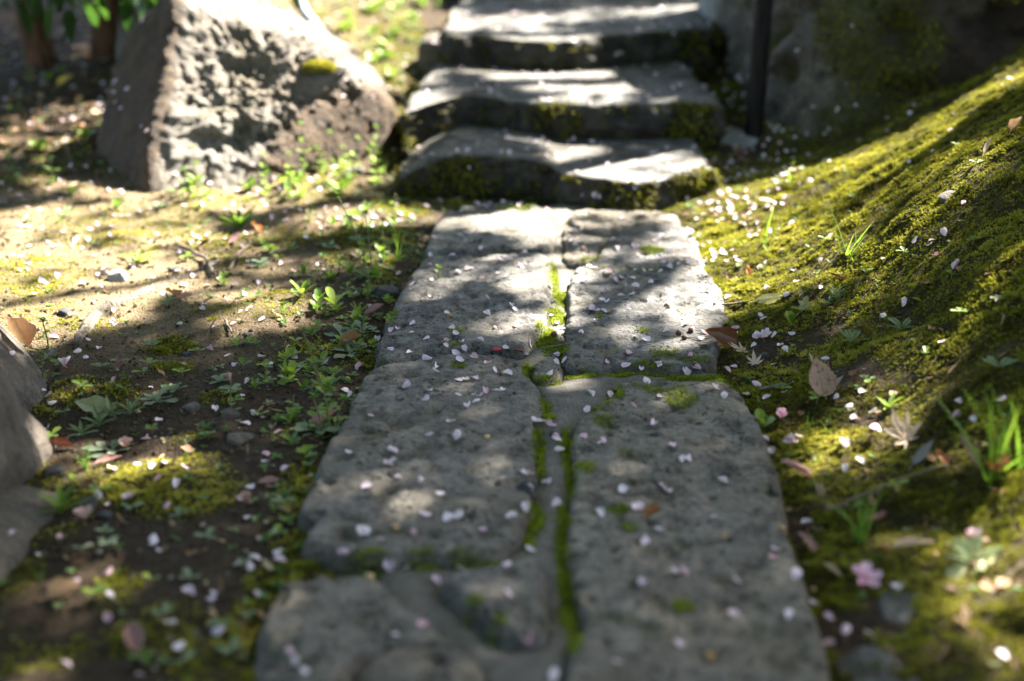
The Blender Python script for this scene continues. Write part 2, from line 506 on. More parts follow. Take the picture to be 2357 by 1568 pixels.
# ------------------------------------------------------------------ path stones, in photograph pixels
STONES = [
    ('paving_stone_warm', [(605, 1430), (645, 1347), (720, 1336), (800, 1346), (868, 1347), (900, 1385), (962, 1422), (1012, 1462), (1070, 1500), (1040, 1492), (930, 1492), (850, 1512), (790, 1566), (775, 1690), (610, 1690), (590, 1580), (648, 1522), (640, 1500), (600, 1470)], 0.007),
    ('paving_stone_warm', [(800, 1568), (858, 1516), (935, 1497), (1036, 1497), (1095, 1530), (1128, 1580), (1150, 1700), (790, 1700)], 0.005),
    ('paving_stone', [(1010, 1345), (1050, 1327), (1130, 1320), (1205, 1306), (1256, 1306), (1258, 1400), (1254, 1464), (1200, 1476), (1162, 1466), (1103, 1423), (1060, 1388)], 0.009),
    ('paving_stone_warm', [(855, 848), (930, 838), (1010, 820), (1090, 812), (1195, 822), (1210, 872), (1238, 892), (1248, 920), (1242, 945), (1224, 965), (1230, 1001), (1234, 1056), (1223, 1134), (1216, 1173), (1200, 1232), (1173, 1263), (1122, 1280), (1044, 1281), (997, 1288), (942, 1291), (880, 1291), (809, 1280), (743, 1268), (708, 1247), (731, 1220), (688, 1183), (712, 1134), (743, 1044), (778, 986), (818, 904)], 0.004),
    ('paving_stone', [(972, 594), (1020, 588), (1080, 593), (1150, 579), (1230, 583), (1270, 592), (1266, 605), (1270, 654), (1262, 680), (1257, 733), (1240, 768), (1216, 790), (1198, 815), (1090, 806), (1010, 812), (930, 830), (858, 840), (884, 763), (936, 654)], 0.007),
    ('paving_stone', [(978, 582), (998, 535), (1020, 500), (1035, 492), (1120, 485), (1190, 481), (1255, 484), (1266, 500), (1279, 526), (1270, 561), (1262, 580), (1150, 573), (1080, 585), (1020, 581)], 0.006),
    ('paving_stone', [(1040, 481), (1105, 464), (1180, 459), (1240, 466), (1246, 478), (1150, 477)], 0.0),
    ('paving_stone_warm', [(1219, 860), (1224, 832), (1246, 816), (1272, 812), (1292, 820), (1294, 862), (1270, 872), (1240, 876)], -0.001),
    ('paving_stone', [(1429, 884), (1464, 878), (1525, 884), (1600, 882), (1657, 880), (1699, 902), (1720, 932), (1748, 986), (1775, 1060), (1790, 1110), (1800, 1180), (1805, 1222), (1830, 1300), (1855, 1370), (1880, 1440), (1900, 1520), (1915, 1600), (1930, 1720), (1300, 1720), (1309, 1544), (1317, 1505), (1337, 1466), (1340, 1408), (1325, 1369), (1313, 1310), (1305, 1251), (1309, 1212), (1317, 1134), (1321, 1087), (1317, 1050), (1319, 1006), (1341, 963), (1380, 945), (1411, 923), (1422, 902)], 0.006),
    ('paving_stone', [(1306, 850), (1390, 850), (1480, 848), (1569, 846), (1640, 840), (1653, 812), (1672, 742), (1664, 706), (1644, 658), (1617, 627), (1609, 570), (1578, 526), (1503, 524), (1437, 533), (1411, 550), (1391, 577), (1363, 606), (1320, 628), (1308, 656), (1308, 706), (1308, 760), (1306, 800), (1299, 828)], 0.009),
    ('paving_stone_warm', [(1296, 500), (1340, 482), (1450, 482), (1530, 490), (1572, 505), (1560, 516), (1500, 517), (1432, 525), (1404, 540), (1370, 531), (1330, 522)], 0.003),
    ('paving_stone_warm', [(1292, 512), (1326, 524), (1366, 535), (1396, 545), (1384, 568), (1360, 598), (1322, 612), (1300, 600), (1296, 560)], 0.000),
]
BED_PX = [(604, 1435), (585, 1700), (1925, 1720), (1900, 1530), (1850, 1370), (1797, 1180), (1772, 1070), (1742, 990), (1715, 935), (1690, 880), (1660, 845), (1650, 815), (1666, 742), (1640, 665), (1612, 627), (1604, 572), (1575, 515), (1540, 480), (1260, 462), (1100, 462), (1035, 485), (990, 545), (975, 590), (930, 665), (880, 770), (850, 850), (812, 905), (772, 990), (740, 1045), (712, 1130), (700, 1200), (760, 1270), (880, 1300), (875, 1340), (700, 1340)]


def px_poly(pl, z=0.0):
    return np.array([at(X, Y, z)[:2] for X, Y in pl])


def chaikin(P, n=2):
    for _ in range(n):
        Q = np.roll(P, -1, axis=0)
        P = np.stack([0.75 * P + 0.25 * Q, 0.25 * P + 0.75 * Q], 1).reshape(-1, 2)
    return P


def resample(P, step):
    Q = np.vstack([P, P[:1]])
    s = np.concatenate([[0], np.cumsum(np.linalg.norm(np.diff(Q, axis=0), axis=1))])
    n = max(12, int(s[-1] / step))
    u = np.linspace(0, s[-1], n, endpoint=False)
    return np.stack([np.interp(u, s, Q[:, 0]), np.interp(u, s, Q[:, 1])], 1)


def sdf(pts, poly):
    """signed distance, positive inside"""
    out = np.empty(len(pts))
    A = poly
    B = np.roll(poly, -1, axis=0)
    AB = B - A
    L2 = (AB ** 2).sum(1) + 1e-12
    for k in range(0, len(pts), 20000):
        p = pts[k:k + 20000]
        ap = p[:, None, :] - A[None]
        t = np.clip((ap * AB[None]).sum(2) / L2[None], 0, 1)
        d = np.sqrt(((ap - t[..., None] * AB[None]) ** 2).sum(2)).min(1)
        cond = ((A[None, :, 1] > p[:, None, 1]) != (B[None, :, 1] > p[:, None, 1]))
        xi = A[None, :, 0] + (p[:, None, 1] - A[None, :, 1]) * AB[None, :, 0] / (AB[None, :, 1] + 1e-12)
        ins = (np.sum(cond & (p[:, None, 0] < xi), axis=1) % 2) == 1
        out[k:k + 20000] = np.where(ins, d, -d)
    return out


BED = resample(chaikin(px_poly(BED_PX), 1), 0.03)
STONE_POLYS = []
for mname, pl, zt in STONES:
    P = resample(chaikin(px_poly(pl), 2), 0.008)
    n1 = fbm2(P[:, 0], P[:, 1], 22, 4, 5) * 0.006
    n2 = fbm2(P[:, 0], P[:, 1], 22, 4, 9) * 0.006
    P = P + np.stack([n1, n2], 1)
    STONE_POLYS.append(P)

# moss spots on the stones and in the joints: (X, Y, rx, ry, strength) in pixels
MOSS_SPOTS = [(1258, 772, 26, 34, 1.0), (1293, 806, 18, 18, 1), (1215, 850, 14, 26, .9), (1255, 870, 40, 10, .9), (1340, 858, 40, 9, 1), (1430, 856, 40, 8, 1), (1500, 850, 60, 9, 1),
              (1590, 868, 70, 13, 1.2), (1655, 872, 45, 18, 1.2), (1570, 930, 40, 22, .7), (1510, 905, 26, 12, .6), (1480, 896, 26, 10, .6), (1420, 905, 18, 24, .9), (1380, 940, 34, 14, .8),
              (1255, 930, 12, 28, 1), (1265, 955, 14, 14, 1), (1240, 1020, 14, 44, 1.1), (1245, 1070, 10, 30, .9), (1305, 1030, 16, 50, 1), (1312, 1090, 14, 60, .9), (1345, 1085, 34, 16, .7),
              (1232, 1180, 22, 40, 1), (1300, 1190, 18, 40, 1), (1218, 1235, 14, 26, .8), (1090, 1283, 60, 9, 1), (980, 1289, 40, 10, 1), (840, 1292, 50, 18, 1), (1295, 1260, 16, 60, 1), (1300, 1330, 18, 60, 1.1),
              (1310, 1400, 20, 60, 1.1), (1325, 1460, 16, 50, 1), (1090, 1410, 26, 14, .9), (1140, 1455, 30, 12, .8), (1420, 1180, 26, 16, .9), (1450, 1220, 26, 16, .7), (1390, 980, 26, 16, .7), (1560, 905, 30, 10, .6),
              (1450, 1050, 34, 10, .6), (1500, 585, 30, 10, .8), (1480, 630, 60, 8, .5), (1400, 630, 40, 8, .5), (1275, 640, 14, 40, .8), (1290, 680, 18, 20, 1), (1280, 720, 24, 20, .9), (1050, 770, 26, 12, .6),
              (1055, 845, 26, 10, .7), (1040, 800, 30, 8, .6), (865, 840, 20, 14, .8), (900, 730, 26, 14, .6), (1190, 480, 60, 10, .8), (1360, 600, 26, 12, .8), (1380, 740, 10, 5, .9), (1480, 770, 18, 6, .8),
              (1400, 812, 30, 8, .5), (1530, 822, 40, 16, .6), (1600, 835, 50, 10, .7), (1505, 826, 26, 12, .6), (1570, 1410, 30, 16, .8), (1440, 1440, 20, 12, .5)]
MS = []
for X, Y, rx, ry, s in MOSS_SPOTS:
    c = at(X, Y)[:2]
    ex = at(X + rx, Y)[0] - c[0]
    ey = at(X, Y - ry)[1] - c[1]
    MS.append((c[0], c[1], ex, ey, s))


def spot_mask(x, y):
    m = np.zeros_like(x)
    w = fbm2(x, y, 60, 3, 3) * 0.5
    for cx, cy, ex, ey, s in MS:
        d = ((x - cx) / ex) ** 2 + ((y - cy) / ey) ** 2
        m = np.maximum(m, s * (1 - smooth(0.35, 1.5, d + w)))
    return np.clip(m, 0, 1)


def stone_surface(poly, ztop, res, seed, amp=1.0):
    lo, hi = poly.min(0) - 0.02, poly.max(0) + 0.02
    xs = np.arange(lo[0], hi[0], res)
    ys = np.arange(lo[1], hi[1], res)
    gx, gy = np.meshgrid(xs, ys)
    pts = np.stack([gx.ravel(), gy.ravel()], 1)
    d = sdf(pts, poly)
    d = d + fbm2(pts[:, 0], pts[:, 1], 45, 4, seed + 51) * 0.005 - 0.014 * smooth(.42, .62, fbm2(pts[:, 0], pts[:, 1], 17, 3, seed + 52))
    r = 0.008
    e = np.where(d > r, 0.0, np.where(d > 0, r * (1 - np.sqrt(np.clip(1 - (1 - np.clip(d, 0, r) / r) ** 2, 0, 1))) * 0.75, r * 0.75 + (-d) * 3.0))
    x, y = pts[:, 0], pts[:, 1]
    rel = fbm2(x, y, 6, 3, seed) * 0.0065 + fbm2(x, y, 44, 4, seed + 3) * 0.0034
    pit = fbm2(x, y, 26, 4, seed + 7)
    rel = rel - 0.0055 * smooth(0.22, 0.42, pit) - 0.006 * smooth(0.30, 0.5, fbm2(x, y, 60, 3, seed + 41)) + 0.003 * smooth(0.15, 0.5, fbm2(x, y, 15, 3, seed + 12))
    rel = rel + fbm2(x, y, 110, 3, seed + 21) * 0.0016
    tx, ty = np.random.default_rng(seed).uniform(-0.012, 0.012, 2)
    c = poly.mean(0)
    z = ztop + rel * amp + tx * (x - c[0]) + ty * (y - c[1]) - e
    ok = d > -0.013
    nx, ny = len(xs), len(ys)
    idx = np.arange(nx * ny).reshape(ny, nx)
    q = np.stack([idx[:-1, :-1], idx[:-1, 1:], idx[1:, 1:], idx[1:, :-1]], -1).reshape(-1, 4)
    q = q[ok[q].all(1)]
    used = np.unique(q)
    remap = np.full(nx * ny, -1)
    remap[used] = np.arange(len(used))
    V = np.stack([x, y, z], 1)[used]
    return V, remap[q], d[used]


path = empty('path', (0.05, 2.2, 0))
tag(path, 'path of irregular grey stone slabs set in mortar', 'path', kind='structure')
path.location = (0, 0, 0)
# mortar bed
bx = np.arange(-0.30, 0.56, 0.006)
by = np.arange(1.08, 3.25, 0.006)
gx, gy = np.meshgrid(bx, by)
bp = np.stack([gx.ravel(), gy.ravel()], 1)
bd = sdf(bp, BED)
smin = np.full(len(bp), -1.0)
for P in STONE_POLYS:
    lo, hi = P.min(0) - 0.04, P.max(0) + 0.04
    k = np.where((bp > lo).all(1) & (bp < hi).all(1))[0]
    if len(k):
        smin[k] = np.maximum(smin[k], sdf(bp[k], P))
gap = -smin                       # distance to the nearest stone edge
bz = -0.007 + fbm2(bp[:, 0], bp[:, 1], 16, 4, 31) * 0.005 + fbm2(bp[:, 0], bp[:, 1], 90, 3, 33) * 0.0015
bz = bz - 0.008 * np.exp(-np.clip(gap, 0, 1) / 0.006) + 0.004 * smooth(0.012, 0.05, gap)
bz = np.where(bd < 0.02, bz - 0.02 * smooth(0.02, -0.02, bd), bz)
bm = np.clip(spot_mask(bp[:, 0], bp[:, 1]) + 0.75 * np.exp(-np.clip(gap, 0, 1) / 0.010) * smooth(-0.15, 0.2, fbm2(bp[:, 0], bp[:, 1], 14, 3, 35)), 0, 1)
ok = bd > -0.012
idx = np.arange(len(bp)).reshape(len(by), len(bx))
q = np.stack([idx[:-1, :-1], idx[:-1, 1:], idx[1:, 1:], idx[1:, :-1]], -1).reshape(-1, 4)
q = q[ok[q].all(1)]
used = np.unique(q)
rm = np.full(len(bp), -1)
rm[used] = np.arange(len(used))
bed = obj('mortar_bed', mesh_np('mortar_bed', np.column_stack([bp, bz])[used], rm[q], attrs={'moss': bm[used]}), MATS['mortar'], path)

STATIC = [bed]
for i, ((mname, pl, zt), P) in enumerate(zip(STONES, STONE_POLYS)):
    V, Fq, d = stone_surface(P, zt, 0.0042, 100 + i * 31)
    m = spot_mask(V[:, 0], V[:, 1])
    hol = smooth(0.18, 0.5, fbm2(V[:, 0], V[:, 1], 26, 4, 100 + i * 31 + 7)) * 0.55
    m = np.clip(m * 0.9 + hol * smooth(-0.1, 0.35, fbm2(V[:, 0], V[:, 1], 6, 3, 77)), 0, 1)
    o = obj('paving_stone', mesh_np('paving_stone', V, Fq, attrs={'moss': m}), MATS[mname], path)
    STATIC.append(o)

# ------------------------------------------------------------------ ground
CTRL = [(-0.32, 1.0, -.018), (-0.31, 1.5, -.014), (-0.29, 2.0, -.010), (-0.26, 2.6, -.006), (-0.28, 3.1, .0), (-0.6, 1.3, -.03), (-0.6, 1.9, -.025), (-0.7, 2.6, -.01), (-1.1, 2.4, .0), (-1.2, 3.1, .02),
        (-0.9, 3.1, .005), (-0.45, 3.35, .015), (-0.38, 3.7, .05), (-0.40, 4.2, .13), (-0.5, 5.0, .26), (0.2, 5.6, .36), (-1.4, 3.9, .07), (-1.6, 4.6, .13), (-2.2, 5.5, .25), (-1.2, 5.2, .22),
        (0.0, 1.5, -.05), (0.05, 2.5, -.05), (0.1, 3.1, -.04), (0.1, 3.6, -.02), (0.1, 4.3, .1), (0.0, 7, .5), (-3, 7, .5), (3, 7, .7),
        (0.345, 1.0, -.03), (0.36, 1.3, -.022), (0.38, 1.6, -.015), (0.40, 1.9, -.008), (0.40, 2.2, .0), (0.40, 2.6, .008), (0.45, 3.0, .012), (0.5, 3.25, .02),
        (.50, 1.2, .0), (.50, 1.55, .012), (.50, 1.85, .016), (.52, 2.15, .03), (.52, 2.5, .035), (.55, 2.8, .04),
        (.65, 1.65, .085), (.66, 2.0, .125), (.75, 2.35, .225), (.66, 2.65, .12), (.66, 2.94, .095), (.58, 3.15, .05), (1.08, 2.63, .36), (.85, 2.0, .27), (.90, 3.0, .21), (.75, 3.35, .07), (1.3, 3.1, .40),
        (1.5, 2.5, .52), (1.3, 1.9, .42), (.9, 1.4, .20), (.7, 1.15, .07), (1.3, 1.1, .3), (.60, 3.6, .07), (.7, 4.2, .16), (1.3, 3.8, .3), (2.5, 3, .8), (2.5, 1, .6), (-2.5, 1, .0), (-2.5, 3, .05), (0, -1, -.03), (-2, -1, 0), (2, -1, .3)]
CT = np.array(CTRL)


def _tps(r2):
    return np.where(r2 > 0, 0.5 * r2 * np.log(r2 + 1e-12), 0)


_n = len(CT)
_K = _tps(((CT[:, None, :2] - CT[None, :, :2]) ** 2).sum(2)) + np.eye(_n) * 0.0015
_P = np.column_stack([np.ones(_n), CT[:, :2]])
_A = np.block([[_K, _P], [_P.T, np.zeros((3, 3))]])
_w = np.linalg.solve(_A, np.concatenate([CT[:, 2], np.zeros(3)]))


def ground_base(x, y):
    xc, yc = np.clip(x, -3, 3), np.clip(y, -1, 7)
    out = _w[_n] + _w[_n + 1] * xc + _w[_n + 2] * yc
    for i in range(_n):
        out = out + _w[i] * _tps((xc - CT[i, 0]) ** 2 + (yc - CT[i, 1]) ** 2)
    return out


LEFT_MOSS = [(330, 1090, 90, 50, 1), (440, 1110, 110, 60, .7), (690, 1110, 60, 70, 1), (690, 1240, 70, 60, 1.1), (620, 1320, 60, 60, 1), (560, 1400, 60, 60, .9), (600, 1520, 50, 40, .9), (780, 1285, 60, 26, 1), (390, 785, 60, 22, 1),
             (395, 830, 50, 16, .9), (500, 895, 50, 16, .8), (440, 985, 50, 20, .7), (30, 1300, 50, 50, .9), (270, 1330, 60, 40, .7), (290, 1440, 60, 40, .7), (70, 640, 120, 60, .45), (260, 520, 180, 40, .38), (100, 720, 90, 40, .3),
             (860, 540, 90, 30, .8), (930, 470, 70, 22, .9), (800, 560, 60, 40, .6), (880, 640, 40, 30, .7), (840, 800, 30, 26, .8), (400, 1400, 80, 50, .6), (1060, 455, 70, 12, 1), (150, 880, 60, 40, .5)]
LM = []
LEFT_MOSS += [(820, 40, 170, 40, .9), (900, 120, 90, 40, .8), (760, 90, 80, 30, .6), (900, 200, 50, 30, .6)]
for X, Y, rx, ry, s in LEFT_MOSS:
    zz = .17 if Y < 230 else 0.0
    c = at(X, Y, zz)[:2]
    LM.append((c[0], c[1], at(X + rx, Y, zz)[0] - c[0], at(X, Y - ry, zz)[1] - c[1], s))
RIGHT_BARE = [(1960, 905, 70, 26), (1850, 1180, 40, 60), (2050, 1400, 60, 40), (1760, 810, 30, 20), (1700, 380, 60, 40), (1950, 1430, 60, 60), (2000, 1000, 60, 20)]
RB = []
for X, Y, rx, ry in RIGHT_BARE:
    c = at(X, Y)[:2]
    RB.append((c[0], c[1], at(X + rx, Y)[0] - c[0], at(X, Y - ry)[1] - c[1]))


def moss_mask(x, y):
    n = fbm2(x, y, 7, 4, 51)
    w = fbm2(x, y, 30, 3, 52) * 0.6
    left = 0.45 * smooth(0.08, 0.35, n)
    for cx, cy, ex, ey, s in LM:
        d = ((x - cx) / ex) ** 2 + ((y - cy) / ey) ** 2
        left = np.maximum(left, s * (1 - smooth(0.3, 1.6, d + w)))
    right = 0.75 + 0.35 * smooth(-0.3, 0.25, n) - 0.35 * smooth(0.1, 0.5, fbm2(x, y, 12, 4, 57))
    for cx, cy, ex, ey in RB:
        d = ((x - cx) / ex) ** 2 + ((y - cy) / ey) ** 2
        right = right - 0.85 * (1 - smooth(0.3, 1.6, d + w))
    k = smooth(0.15, 0.3, x)
    return np.clip(left * (1 - k) + right * k, 0, 1)


def ground_z(x, y):
    z = ground_base(x, y)
    mk = moss_mask(x, y)
    z = z + fbm2(x, y, 5, 3, 61) * 0.010 + fbm2(x, y, 24, 4, 62) * 0.0055 + fbm2(x, y, 80, 3, 63) * 0.0022
    z = z + mk * (0.004 + 0.012 * fbm2(x, y, 33, 3, 64)) + mk * smooth(.3, .45, x) * 0.009 * np.maximum(0, 0.45 - np.abs(fbm2(x, y, 18, 3, 66)) * 2)
    right = smooth(0.45, 0.62, x)
    z = z + right * 0.013 * fbm2(x, y, 9, 3, 65)
    return z


def axis(lo, hi, step, far):
    a = np.arange(lo, hi + 1e-6, step)
    g = [step]
    while sum(g) < far:
        g.append(g[-1] * 1.22)
    c = np.cumsum(g)
    return np.concatenate([lo - c[::-1], a, hi + c])


gxs = axis(-1.25, 1.35, 0.0075, 70)
gys = axis(0.95, 4.2, 0.0085, 70)
gx, gy = np.meshgrid(gxs, gys)
gp = np.stack([gx.ravel(), gy.ravel()], 1)
near = (np.abs(gp[:, 0]) < 4) & (gp[:, 1] > -2) & (gp[:, 1] < 8)
gz = np.zeros(len(gp))
gz[near] = ground_z(gp[near, 0], gp[near, 1])
gz[~near] = ground_base(gp[~near, 0], gp[~near, 1])
inb = (gp[:, 0] > -0.4) & (gp[:, 0] < 0.6) & (gp[:, 1] > 1.0) & (gp[:, 1] < 3.3)
dd = np.full(len(gp), -1.0)
dd[inb] = sdf(gp[inb], BED)
# soil banks up softly against the slabs, and dips under them
gz = np.where(dd > 0, np.minimum(gz, -0.012) - 0.05 * smooth(0.0, 0.03, dd), gz)
gm = np.zeros(len(gp))
gm[near] = moss_mask(gp[near, 0], gp[near, 1])
dry = np.zeros(len(gp))
dry[near] = smooth(1.9, 2.6, gp[near, 1] + 0.35 * fbm2(gp[near, 0], gp[near, 1], 5, 4, 88)) * smooth(-0.25, -0.62, gp[near, 0] + 0.15 * fbm2(gp[near, 0], gp[near, 1], 6, 3, 89)) * (1 - .95 * smooth(3.0, 3.5, gp[near, 1]) * smooth(-.75, -1.0, gp[near, 0]))  # painted sun mask: left sunlit ground, faded out in the shaded far corner
idx = np.arange(len(gp)).reshape(len(gys), len(gxs))
q = np.stack([idx[:-1, :-1], idx[:-1, 1:], idx[1:, 1:], idx[1:, :-1]], -1).reshape(-1, 4)
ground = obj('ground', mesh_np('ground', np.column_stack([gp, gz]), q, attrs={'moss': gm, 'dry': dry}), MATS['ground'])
tag(ground, 'dark soil and mossy bank on both sides of the stone path', 'ground', kind='structure')
STATIC.append(ground)


# ------------------------------------------------------------------ stone steps
def loft_slab(name, outline, ztop_fn, zbase, seed, mat, rough=1.0, nr=34):
    P = resample(chaikin(outline, 2), 0.009)
    c = P.mean(0)
    n = len(P)
    rings = []
    nrm = np.roll(P, -1, 0) - np.roll(P, 1, 0)
    nrm = np.stack([nrm[:, 1], -nrm[:, 0]], 1)
    nrm /= np.linalg.norm(nrm, axis=1)[:, None] + 1e-9
    if ((P - c) * nrm).sum() < 0:
        nrm = -nrm
    rr = 0.011
    for k in range(nr + 1):
        t = 0.004 + (k / nr) ** 0.9 * 0.996
        xy = c + (P - c) * t
        xy = xy - nrm * rr * smooth(0.7, 1.0, np.array(t))
        z = ztop_fn(xy[:, 0], xy[:, 1])
        rings.append((np.column_stack([xy, z]), 0.0))
    zt = ztop_fn(P[:, 0], P[:, 1])
    for a in np.linspace(0.15, 1, 6):
        ang = a * math.pi / 2
        xy = P - nrm * rr * (1 - math.sin(ang))
        z = zt - rr * 0.8 * (1 - math.cos(ang))
        rings.append((np.column_stack([xy, z]), a))
    for a in np.linspace(0.06, 1, 16):
        z = (zt - rr * 0.8) * (1 - a) + zbase * a
        bul = 0.010 * math.sin(a * 3.1) - 0.025 * a * a
        rings.append((np.column_stack([P + nrm * bul, z]), 1.0))
    V = np.concatenate([r[0] for r in rings])
    side = np.concatenate([np.full(n, r[1]) for r in rings])
    N = np.column_stack([np.tile(nrm, (len(rings), 1)) * side[:, None], 1 - side])
    N /= np.linalg.norm(N, axis=1)[:, None] + 1e-9
    disp = fbm(V * 7 + seed, 4, seed) * 0.020 + fbm(V * 26 + seed, 5, seed + 5, 0.6) * 0.012
    disp = disp - 0.010 * smooth(0.2, 0.55, fbm(V * 18 + seed, 3, seed + 9))
    rid = 1 - 2 * np.abs(fbm(V * np.array([14, 14, 24]) + seed * 2, 4, seed + 15, 0.55))
    chip = np.round((fbm(V * 10 + seed, 3, seed + 19) + fbm(V * 23, 2, seed + 23) * .5) * 3.2) / 3.2
    disp = disp * (0.26 + 0.64 * side) * rough + side * (0.014 * rid - 0.012 + 0.018 * chip) * rough + (1 - side) * 0.004 * chip
    V = V + N * disp[:, None]
    Fq = []
    m = len(rings)
    j = np.arange(n)
    for k in range(m - 1):
        Fq.append(np.stack([k * n + j, (k + 1) * n + j, (k + 1) * n + (j + 1) % n, k * n + (j + 1) % n], 1))
    Fq = np.concatenate(Fq)
    V = np.vstack([V, [c[0], c[1], ztop_fn(c[:1], c[1:])[0]]])
    Ft = np.stack([np.full(n, len(V) - 1), j, (j + 1) % n], 1)
    side = np.append(side, 0)
    low = smooth(0.6, 0.0, (V[:, 2] - zbase) / max(0.02, (zt.mean() - zbase)))
    ms = np.clip(side * (0.55 + 0.45 * low + 0.6 * smooth(0.0, 0.4, fbm(V * 9 + 4, 3, seed + 30))) + 0.5 * smooth(0.2, 0.5, fbm(V * 14, 3, seed + 31)) * (1 - side), 0, 1)  # growth mask over the risers, painted shade included
    return obj(name, mesh_np(name, V, Fq, Ft, attrs={'moss': ms}), MATS[mat])


def front_poly(front, z, back_y, inset=0.02):
    f = np.array([at(X, Y, zz if zz is not None else z)[:2] for X, Y, zz in front])
    b = np.array([[f[-1, 0] - inset, back_y], [(f[0, 0] + f[-1, 0]) / 2, back_y + 0.03], [f[0, 0] + inset, back_y]])
    return np.vstack([f, b]), f


def ztop_from(f, zs, slope_back=0.0):
    def fn(x, y):
        zz = np.interp(x, f[:, 0], zs)
        return zz + slope_back * (y - f[:, 1].mean())
    return fn


ft1 = [(905, 428, .022), (945, 400, .045), (985, 374, .070), (1050, 362, .080), (1130, 360, .080), (1220, 364, .078), (1262, 380, .072), (1292, 398, .066), (1350, 404, .066), (1410, 414, .066), (1475, 422, .064), (1535, 408, .064), (1582, 398, .066), (1622, 386, .066), (1662, 405, .056)]
o1, f1 = front_poly(ft1, .07, 3.85)
z1 = [p[2] for p in ft1]
step1 = loft_slab('stone_step', o1, ztop_from(f1, z1, 0.02), -0.06, 3, 'step_stone')
tag(step1, 'lowest stone step with a wavy chipped front edge, directly above the paved path', 'step', 'rough stone steps')
ft2 = [(915, 268, .150), (950, 246, .155), (1010, 232, .162), (1070, 220, .165), (1130, 224, .165), (1200, 236, .163), (1300, 238, .163), (1400, 240, .163), (1500, 238, .163), (1580, 236, .165), (1640, 240, .160), (1680, 252, .145)]
o2, f2 = front_poly(ft2, .16, 4.45)
o2[-3:, 0] = [0.46, 0.15, -0.20]
step2 = loft_slab('stone_step', o2, ztop_from(f2, [p[2] for p in ft2], 0.03), 0.02, 13, 'step_stone')
tag(step2, 'middle stone step with a deep tread and thick dark mossy front', 'step', 'rough stone steps')
ft3 = [(1012, 78, .262), (1060, 86, .262), (1100, 76, .266), (1160, 88, .262), (1240, 92, .262), (1320, 90, .262), (1400, 80, .266), (1500, 74, .268), (1600, 66, .270), (1668, 66, .270)]
o3, f3 = front_poly(ft3, .265, 5.05)
step3 = loft_slab('stone_step', o3, ztop_from(f3, [p[2] for p in ft3], 0.03), 0.10, 23, 'step_stone')
tag(step3, 'upper stone step with a brown dry front, above the deep middle tread', 'step', 'rough stone steps')
o4 = np.array([(-.24, 4.98), (.0, 4.92), (.25, 4.95), (.5, 4.93), (.68, 4.97), (.66, 5.8), (.2, 5.85), (-.2, 5.8)])
step4 = loft_slab('stone_step', o4, lambda x, y: .37 + .02 * (y - 5), 0.2, 33, 'step_stone')
tag(step4, 'topmost stone step showing only its dark lower front', 'step', 'rough stone steps')
STATIC += [step1, step2, step3, step4]


# ------------------------------------------------------------------ boulders
_ico = {}


def ico(sub):
    if sub not in _ico:
        b = bmesh.new()
        bmesh.ops.create_icosphere(b, subdivisions=sub, radius=1.0)
        V = np.array([v.co[:] for v in b.verts])
        Fv = np.array([[v.index for v in f.verts] for f in b.faces])
        b.free()
        _ico[sub] = (V, Fv)
    return _ico[sub]


def rock(name, c, planes, seed, mat, sub=6, k=14, amp=1.0, size=None, moss=None, scale=None, crag=1.0, crag_fn=None, brown=None):
    U, Fv = ico(sub)
    s = 0
    for n, d in planes:
        n = np.array(n, float)
        n /= np.linalg.norm(n)
        s = s + np.maximum(0, U @ n / d) ** k
    r = s ** (-1.0 / k)
    V = U * r[:, None]
    L = size or float(np.median(r))
    f = 1.0 / L
    dsp = fbm(V * 1.7 * f + seed, 4, seed) * 0.10 + fbm(V * 6 * f + seed, 5, seed + 3, 0.6) * 0.045 * crag
    dsp = dsp - 0.05 * crag * smooth(0.1, 0.5, fbm(V * 4 * f + seed, 4, seed + 8))
    dsp = dsp + 0.030 * max(0, crag - 0.6) * fbm(V * 17 * f + seed, 3, seed + 13) - 0.03 * max(0, crag - 0.6) * smooth(.25, .5, fbm(V * 11 * f + seed, 3, seed + 14))
    if crag_fn is not None:
        dsp = dsp * crag_fn(V)
    V = V + U * (dsp * L * amp)[:, None]
    if scale is not None:
        V = V * np.array(scale)
    ms = np.zeros(len(V)) if moss is None else np.clip(moss(V + np.array(c)), 0, 1)
    at_ = {'moss': ms}
    if brown is not None:
        at_['brown'] = np.clip(brown(V), 0, 1)
    me = mesh_np(name, V, None, Fv, attrs=at_)
    o = obj(name, me, MATS[mat])
    o.location = c
    return o


def small_planes(seed, a=1, b=1, h=0.7, n=9):
    g = np.random.default_rng(seed)
    pl = []
    for i in range(n):
        th = i / n * 2 * math.pi + g.uniform(-.3, .3)
        up = g.uniform(-.3, .5)
        pl.append(((math.cos(th), math.sin(th), up), g.uniform(.8, 1.1) * (a * abs(math.cos(th)) + b * abs(math.sin(th)))))
    pl += [((g.uniform(-.25, .25), g.uniform(-.25, .25), 1), h), ((0, 0, -1), h), ((.4, .3, .8), h * 1.12), ((-.4, -.3, .8), h * 1.1)]
    return pl


def b1_brown(V):
    left = np.maximum(smooth(0.242, 0.266, V @ np.array([-.75, -.47, .455]) + 0.015 * fbm(V * 12, 3, 7)), smooth(0.32, 0.352, V @ np.array([-.8, -.6, .0])))
    right = smooth(0.175, 0.215, V @ np.array([.80, -.60, .02]) + 0.02 * fbm(V * 12, 3, 8)) * smooth(0.16, 0.06, V[:, 2])
    return np.maximum(left, right)


def b1_crag(V):
    # the face split towards the steps is deeply pitted, the old left face is smooth
    return 0.30 + 1.0 * smooth(0.272, 0.22, V @ np.array([-.75, -.47, .455])) * smooth(0.24, 0.17, V @ np.array([.80, -.60, .02]) - 0.3 * smooth(0.05, .2, V[:, 2]))


